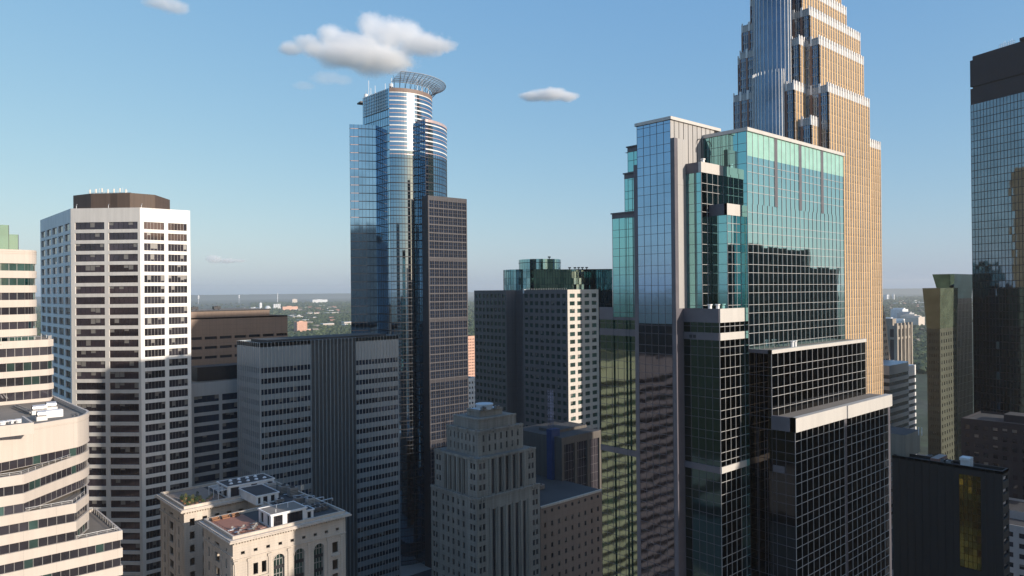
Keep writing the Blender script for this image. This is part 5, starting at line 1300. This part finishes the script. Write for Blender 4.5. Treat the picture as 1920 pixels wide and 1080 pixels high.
# lit apartment tower among the trees
x0, x1, y0, y1, z = atpx(557, 604, 2300, 34, 22); generic('cream_apartment_tower', 'cream apartment tower standing alone among the trees left of the round glass tower', 'apartment block', x0, x1, y0, y1, z, 'pink_brick', 'roof_gravel', 3.0, 8, .35, 1.4)
# street level blocks in the canyon
LOW = [
 ('brick_low_rise', 'dark brick low rise under the right edge of the old terracotta building', 205, 232, 205, 232, 34, 'red_brick'),
 ('stone_low_rise', 'grey stone low rise behind the stepped stone tower', 222, 250, 268, 292, 52, 'limestone'),
 ('corner_low_rise', 'small flat roofed block between the stone tower and the glass building', 150, 176, 126, 152, 22, 'brown_conc'),
 ('pale_roof_block', 'pale roofed block at the bottom edge in front of the stepped stone tower', 92, 112, 112, 134, 26, 'grey_conc'),
 ('rear_low_rise', 'grey low rise behind the dark brown block', 300, 345, 150, 190, 60, 'dark_band'),
 ('right_low_rise', 'stepped grey low rise at the right edge below the dark glass tower', 330, 372, 60, 95, 38, 'grey_conc'),
 ('annex_block', 'black office annex at the foot of the dark glass tower', 372, 400, 62, 110, 70, 'dark_band')]
for n_, l_, a, b, c, d, h, w in LOW: generic(n_, l_, 'building', a, b, c, d, h, w, 'roof_white' if 'pale' in n_ else 'roof_dark', lim=30)
# unseen towers around the viewpoint: some mirrored in glass, some added to cast shadows
BACK = [
 ('banded_brown_tower', 'brown banded tower behind the viewpoint', -62, 8, -88, -48, 197, 'terracotta', True),
 ('tall_shade_tower', 'very tall dark stone tower beyond the right edge of the view', 205, 246, -55, -20, 228, 'dark_stone', False),
 ('dark_slab_tower', 'dark slab tower behind the dark brown block', 229, 268, -18, 20, 143, 'dark_stone', False),
 ('dark_step_tower', 'lower dark slab next to the dark slab tower', 268.2, 300, -25, 16, 137, 'dark_stone', False),
 ('grey_slab_tower', 'grey slab tower south of the viewpoint', 173, 214, -140, -100, 152, 'grey_conc', True),
 ('white_slab_tower', 'white slab tower far south', -20, 30, -170, -130, 120, 'white_conc', True)]
for n_, l_, a, b, c, d, h, w, bd in BACK: generic(n_, l_, 'tower', a, b, c, d, h, w, band=bd, lim=0, wmat='win' if bd else 'dull_win')
# ---------------------------------------------------------------- ground
g = MB(); g.poly([(-60000, -60000, 0), (60000, -60000, 0), (60000, 60000, 0), (-60000, 60000, 0)])
m, n, b = newmat('suburban ground'); setc(b, (.05, .06, .04), .95)
v = texco(n, (1, 1, 1)); f = noise(n, v, .004, 6, .65); f2 = noise(n, v, .03, 4, .6)
c1 = ramp(n, f, [(.35, (.030, .050, .022)), (.5, (.045, .065, .03)), (.62, (.09, .095, .07)), (.72, (.20, .19, .17))])
c2 = ramp(n, f2, [(.4, (.55, .55, .55)), (.7, (1.3, 1.3, 1.3))])
mx = n.nodes.new('ShaderNodeMix'); mx.data_type = 'RGBA'; mx.blend_type = 'MULTIPLY'; mx.inputs[0].default_value = 1
n.links.new(c1, mx.inputs[6]); n.links.new(c2, mx.inputs[7]); n.links.new(mx.outputs[2], b.inputs['Base Color']); M['suburb'] = m
g.build('ground', 'suburb', kind='structure')
g = MB(); g.poly([(-260, -260, .004), (620, -260, .004), (620, 620, .004), (-260, 620, .004)]); g.build('road', 'asphalt', kind='structure')
g = MB()
for i in range(-2, 5):
    for j in range(-2, 5): g.box(i*125+8-6, i*125+8+99, j*125+40-8, j*125+40+97, -.1, .14)
g.build('pavement', 'sidewalk', kind='structure')
g = MB()
for i in range(-2, 5):
    for y in range(-240, 600, 9): g.poly([(i*125-4.1, y, .009), (i*125-3.9, y, .009), (i*125-3.9, y+3.5, .009), (i*125-4.1, y+3.5, .009)])
g.build('road_marking', 'white_metal', kind='structure')
# ---------------------------------------------------------------- suburbs: wooded mass and single houses
rn = random.Random(11)
tr = MB(); V = tr.v; FF = tr.f; MM = tr.m
phi = (1+5**.5)/2; ico = [Vector(p).normalized() for p in ((-1, phi, 0), (1, phi, 0), (-1, -phi, 0), (1, -phi, 0), (0, -1, phi), (0, 1, phi), (0, -1, -phi), (0, 1, -phi), (phi, 0, -1), (phi, 0, 1), (-phi, 0, -1), (-phi, 0, 1))]
icf = [(0, 11, 5), (0, 5, 1), (0, 1, 7), (0, 7, 10), (0, 10, 11), (1, 5, 9), (5, 11, 4), (11, 10, 2), (10, 7, 6), (7, 1, 8), (3, 9, 4), (3, 4, 2), (3, 2, 6), (3, 6, 8), (3, 8, 9), (4, 9, 5), (2, 4, 11), (6, 2, 10), (8, 6, 7), (9, 8, 1)]
def crown_blob(x, y, z, s, mi):
    k = len(V)
    for p in ico: q = rn.uniform(.7, 1.25); V.append((x+p.x*s*q, y+p.y*s*q, z+p.z*s*.75*q))
    for a_, b_, c_ in icf: FF.append((k+a_, k+b_, k+c_)); MM.append(mi)
def zonepts(n_, pa, pb, Da, Db):
    for i in range(n_):
        D = math.exp(rn.uniform(math.log(Da), math.log(Db))); yield PT(rn.uniform(pa, pb), 560, D), D
for n_, pa, pb, Da, Db in ((9000, 470, 700, 1150, 9000), (1500, 860, 905, 700, 8000), (1200, 40, 100, 900, 8000), (4200, 1630, 1760, 1100, 9000), (3000, -300, 2300, 2500, 9000)):
    for (x, y), D in zonepts(n_, pa, pb, Da, Db):
        s = rn.uniform(4, 8)*(1+D/9000); crown_blob(x, y, s*.7, s, rn.choice((0, 0, 1, 2)))
tr.build('woodland', ['far_leaf', 'far_leaf_dark', 'far_leaf_light'], kind='stuff') if 0 else None
M['far_leaf'] = plain('summer foliage', (.040, .062, .028), .9); M['far_leaf_dark'] = plain('dark summer foliage', (.024, .042, .020), .9); M['far_leaf_light'] = plain('light summer foliage', (.060, .085, .034), .9)
tr.build('woodland', ['far_leaf', 'far_leaf_dark', 'far_leaf_light'], kind='stuff')
HM = ['white_conc', 'beige', 'pink_brick', 'grey_conc', 'terracotta', 'roof_white']
def house(x, y, w, d, h, wm, gable, label, name='suburban_house', cat='house', grp=None):
    r = thing(name, label, cat, x, y, 0, grp); b = MB(); b.prism(rect(x-w/2, x+w/2, y-d/2, y+d/2), 0, h)
    k = max(2, int(w/4))
    for i in range(k): b.box(x-w/2+w*(i+.3)/k, x-w/2+w*(i+.7)/k, y-d/2-.05, y-d/2+.1, h*.4, h*.75, 1)
    b.build('wall', [wm, 'win'], r); b = MB()
    if gable:
        o = .6; A = [(x-w/2-o, y-d/2-o, h-.2), (x+w/2+o, y-d/2-o, h-.2), (x+w/2+o, y+d/2+o, h-.2), (x-w/2-o, y+d/2+o, h-.2)]; e = [(x-w/2-o, y, h+d*.35), (x+w/2+o, y, h+d*.35)]
        b.poly([A[0], A[1], e[1], e[0]]); b.poly([A[2], A[3], e[0], e[1]]); b.poly([A[1], A[2], e[1]]); b.poly([A[3], A[0], e[0]]); b.build('roof', gable, r)
    else: b.prism(rect(x-w/2-.3, x+w/2+.3, y-d/2-.3, y+d/2+.3), h-.3, h+.5, 0, 0, True); b.build('roof', 'roof_white', r)
for n_, pa, pb, Da, Db, txt in ((46, 545, 655, 1900, 6500, 'left of the round glass tower'), (46, 1662, 1732, 1300, 6500, 'right of the gold skyscraper')):
    for i in range(n_):
        D = rn.uniform(Da, Db); x, y = PT(rn.uniform(pa, pb), 580, D); big = rn.random() < .45; s = 1+D/4000
        if big: house(x, y, rn.uniform(18, 40)*s, rn.uniform(12, 20)*s, rn.uniform(9, 15), rn.choice(HM), None, 'distant pale flat roofed building '+txt, 'distant_building', 'building', 'distant flat roofed buildings '+txt)
        else: house(x, y, rn.uniform(11, 18)*s, rn.uniform(9, 13)*s, rn.uniform(7, 9), rn.choice(HM), rn.choice(('red_brick', 'roof_dark', 'roof_gravel')), 'distant gabled house '+txt, 'suburban_house', 'house', 'distant gabled houses '+txt)
# far landmarks on the plain left
def far(px, py, D, w, name, label, cat, m='roof_white', kind='box', wd=None):
    x, y = PT(px, py, D); z = max(6, ZZ(px, py, x, y)); r = thing(name, label, cat, x, y); b = MB(); e = FPX/D
    if kind == 'box': b.prism(rect(x, x+w, y, y+(wd or w)), 0, z); b.prism(rect(x+w*.3, x+w*.6, y+2, y+(wd or w)-2), z, z+4)
    elif kind == 'silo':
        for i in range(4): b.prism(arc((x+i*w/4+w/8, y), w/8, 0, 330, 11), 0, z)
    elif kind == 'dome':
        for j in range(5):
            A = arc((x, y), w/2*math.cos(j*.3), 0, 345, 23); B = arc((x, y), w/2*math.cos((j+1)*.3), 0, 345, 23); h0, h1 = z*(.25+.75*math.sin(j*.3)), z*(.25+.75*math.sin((j+1)*.3))
            for q in range(24): k = (q+1) % 24; b.poly([(*A[q], h0), (*A[k], h0), (*B[k], h1), (*B[q], h1)])
        b.prism(arc((x, y), w/2, 0, 345, 23), 0, z*.25)
    elif kind == 'tank':
        b.tube((x, y, 0), (x, y, z*.6), w*.12, 8); b.prism(arc((x, y), w/2, 0, 330, 11), z*.6, z, 0, 0, True)
    b.build('wall', m, r)
far(470, 577, 5600, 90, 'white_depot', 'long white depot on the plain above the brown granite block', 'depot', wd=30)
far(487, 568, 5600, 18, 'white_silo_tower', 'square white tower rising from the long white depot on the plain', 'silo')
far(502, 573, 5400, 46, 'white_dome', 'white dome right of the long white depot on the plain', 'dome', kind='dome')
far(512, 570, 5700, 60, 'grain_silos', 'row of pale grain silos right of the white dome on the plain', 'silo', kind='silo')
far(548, 561, 8200, 60, 'tan_far_block', 'tan block on the far plain right of the grain silos', 'building', 'beige', wd=30)
far(586, 562, 8500, 190, 'white_far_warehouse', 'very long white warehouse on the far plain left of the round glass tower', 'warehouse', wd=40)
far(372, 554, 9000, 22, 'water_tower', 'white water tower on the horizon beside the white office tower', 'water tower', kind='tank')
far(448, 553, 9500, 18, 'far_water_tank', 'small white water tank on the horizon above the brown granite block', 'water tower', kind='tank')
far(457, 578, 5200, 20, 'gabled_depot', 'pale shed at the left end of the long white depot', 'shed', 'beige')
far(520, 549, 9500, 7, 'radio_mast', 'thin pale mast breaking the horizon above the grain silos', 'mast', wd=7)
far(530, 575, 5000, 110, 'pink_far_works', 'low pinkish works right of the grain silos', 'works', 'pink_brick', wd=20)
far(1663, 553, 7000, 60, 'white_far_hall', 'white hall on the far plain right of the gold skyscraper', 'building', wd=30)
far(1676, 552, 7000, 16, 'white_far_tower', 'small white tower on the far plain right of the gold skyscraper', 'tower')
for i, (px, py, w) in enumerate(((1692, 580, 60), (1705, 587, 50), (1712, 592, 70), (1668, 598, 60), (1690, 601, 80), (1722, 595, 60))):
    far(px, py, 2600-i*60, w*.9, 'flat_warehouse', ['white', 'grey', 'cream', 'white', 'pale', 'tan'][i]+' flat roofed warehouse '+['farthest in the gap right of the gold skyscraper', 'second row in the gap right of the gold skyscraper', 'left of the flared tower', 'touching the gold skyscraper edge', 'above the turreted apartment block', 'nearest the flared tower'][i], 'warehouse', ['roof_white', 'grey_conc', 'beige', 'roof_white', 'white_conc', 'beige'][i], wd=40)
# ---------------------------------------------------------------- haze
hz = MB(); hz.box(-15000, 15000, -15000, 15000, -1, 262)
m = bpy.data.materials.new('haze'); m.use_nodes = True; n = m.node_tree; n.nodes.clear()
pv = n.nodes.new('ShaderNodeVolumePrincipled'); pv.inputs['Color'].default_value = (.97, .97, .97, 1); pv.inputs['Density'].default_value = 5.6e-5; pv.inputs['Anisotropy'].default_value = .2
oo = n.nodes.new('ShaderNodeOutputMaterial'); n.links.new(pv.outputs[0], oo.inputs[1]); M['haze'] = m
m.volume_intersection_method if hasattr(m, 'volume_intersection_method') else None
hz.build('haze', 'haze', kind='stuff')

# ================================================================ clouds (outside the haze)
def cloud(name, label, D, blobs, dens=.02, nscale=.006, amp=.9):
    """blobs: photo column, row, half width and half height in photo pixels -> real ellipsoids of vapour"""
    e = FPX/D; B = []
    for px, py, a, b in blobs:
        x, y = PT(px, py, D+((px*31+py*17) % 7-3)*a/e*.12); B.append((x, y, ZZ(px, py, x, y), a/e, b/e))
    x0 = min(q[0]-q[3]*1.1 for q in B); x1 = max(q[0]+q[3]*1.1 for q in B); y0 = min(q[1]-q[3]*1.1 for q in B); y1 = max(q[1]+q[3]*1.1 for q in B)
    z0 = min(q[2]-q[4]*1.3 for q in B); z1 = max(q[2]+q[4]*1.3 for q in B)
    m = bpy.data.materials.new(name); m.use_nodes = True; n = m.node_tree; n.nodes.clear()
    N = n.nodes.new; L = n.links.new
    t = N('ShaderNodeTexCoord'); field = None
    wn = N('ShaderNodeTexNoise'); wn.inputs['Scale'].default_value = nscale; wn.inputs['Detail'].default_value = 6; wn.inputs['Roughness'].default_value = .6; L(t.outputs['Object'], wn.inputs['Vector'])
    c = ((x0+x1)/2, (y0+y1)/2, (z0+z1)/2)
    for bx, by, bz, a, b in B:
        s = N('ShaderNodeVectorMath'); s.operation = 'SUBTRACT'; s.inputs[1].default_value = (bx-c[0], by-c[1], bz-c[2]); L(t.outputs['Object'], s.inputs[0])
        k = N('ShaderNodeVectorMath'); k.operation = 'MULTIPLY'; k.inputs[1].default_value = (1/a, 1/a, 1/b); L(s.outputs[0], k.inputs[0])
        l = N('ShaderNodeVectorMath'); l.operation = 'LENGTH'; L(k.outputs[0], l.inputs[0])
        q = N('ShaderNodeMath'); q.operation = 'SUBTRACT'; q.inputs[0].default_value = 1; L(l.outputs['Value'], q.inputs[1])
        if field is None: field = q.outputs[0]
        else:
            mx = N('ShaderNodeMath'); mx.operation = 'SMOOTH_MAX'; mx.inputs[2].default_value = .15; L(field, mx.inputs[0]); L(q.outputs[0], mx.inputs[1]); field = mx.outputs[0]
    ns = N('ShaderNodeMath'); ns.operation = 'MULTIPLY_ADD'; ns.inputs[1].default_value = amp*2; ns.inputs[2].default_value = -amp*1.05; L(wn.outputs['Fac'], ns.inputs[0])
    ad = N('ShaderNodeMath'); ad.operation = 'ADD'; L(field, ad.inputs[0]); L(ns.outputs[0], ad.inputs[1])
    w2 = N('ShaderNodeTexNoise'); w2.inputs['Scale'].default_value = nscale*4.5; w2.inputs['Detail'].default_value = 5; w2.inputs['Roughness'].default_value = .65; L(t.outputs['Object'], w2.inputs['Vector'])
    n2 = N('ShaderNodeMath'); n2.operation = 'MULTIPLY_ADD'; n2.inputs[1].default_value = .75; n2.inputs[2].default_value = -.36; L(w2.outputs['Fac'], n2.inputs[0])
    a2 = N('ShaderNodeMath'); a2.operation = 'ADD'; L(ad.outputs[0], a2.inputs[0]); L(n2.outputs[0], a2.inputs[1]); ad = a2
    mr = N('ShaderNodeMapRange'); mr.inputs[1].default_value = .05; mr.inputs[2].default_value = .5; mr.inputs[3].default_value = 0; mr.inputs[4].default_value = dens; mr.clamp = True; L(ad.outputs[0], mr.inputs[0])
    pv = N('ShaderNodeVolumePrincipled'); pv.inputs['Color'].default_value = (.995, .995, .995, 1); pv.inputs['Anisotropy'].default_value = .0; L(mr.outputs[0], pv.inputs['Density'])
    o = N('ShaderNodeOutputMaterial'); L(pv.outputs[0], o.inputs[1]); m.cycles.volume_step_rate = .2; M[name] = m
    r = MB(); r.box(x0-c[0], x1-c[0], y0-c[1], y1-c[1], z0-c[2], z1-c[2]); ob = r.build('cloud', name); ob.location = c
    tag(ob, label, 'cloud'); return ob
cloud('cloud vapour large', 'large white cumulus cloud above the round glass tower', 3200,
      [(548, 92, 30, 13), (582, 84, 34, 18), (622, 70, 34, 28), (650, 84, 40, 30), (697, 52, 36, 36), (730, 66, 44, 34), (762, 64, 34, 28), (790, 84, 60, 20), (650, 104, 74, 22), (712, 110, 78, 28), (820, 86, 40, 9), (680, 86, 50, 30), (602, 96, 44, 16)], .02, .009, .62)
cloud('cloud vapour small', 'small flat white cloud right of the round glass tower', 3600, [(1000, 181, 30, 9), (1030, 177, 40, 12), (1062, 181, 26, 9)], .03, .011, .5)
cloud('cloud vapour low', 'tiny low white cloud above the brown granite block', 6000, [(402, 486, 18, 10), (425, 489, 22, 6), (450, 489, 14, 4)], .014, .008, .5)
cloud('cloud vapour corner', 'white cloud wisp cut by the top edge at the left', 3000, [(300, 4, 34, 14), (328, 14, 30, 12)], .016, .009, .6)
cloud('cloud vapour faint', 'faint grey cloud wisp left of the round glass tower', 3000, [(570, 161, 26, 8), (610, 146, 34, 13), (640, 150, 26, 10)], .004, .009, .5)
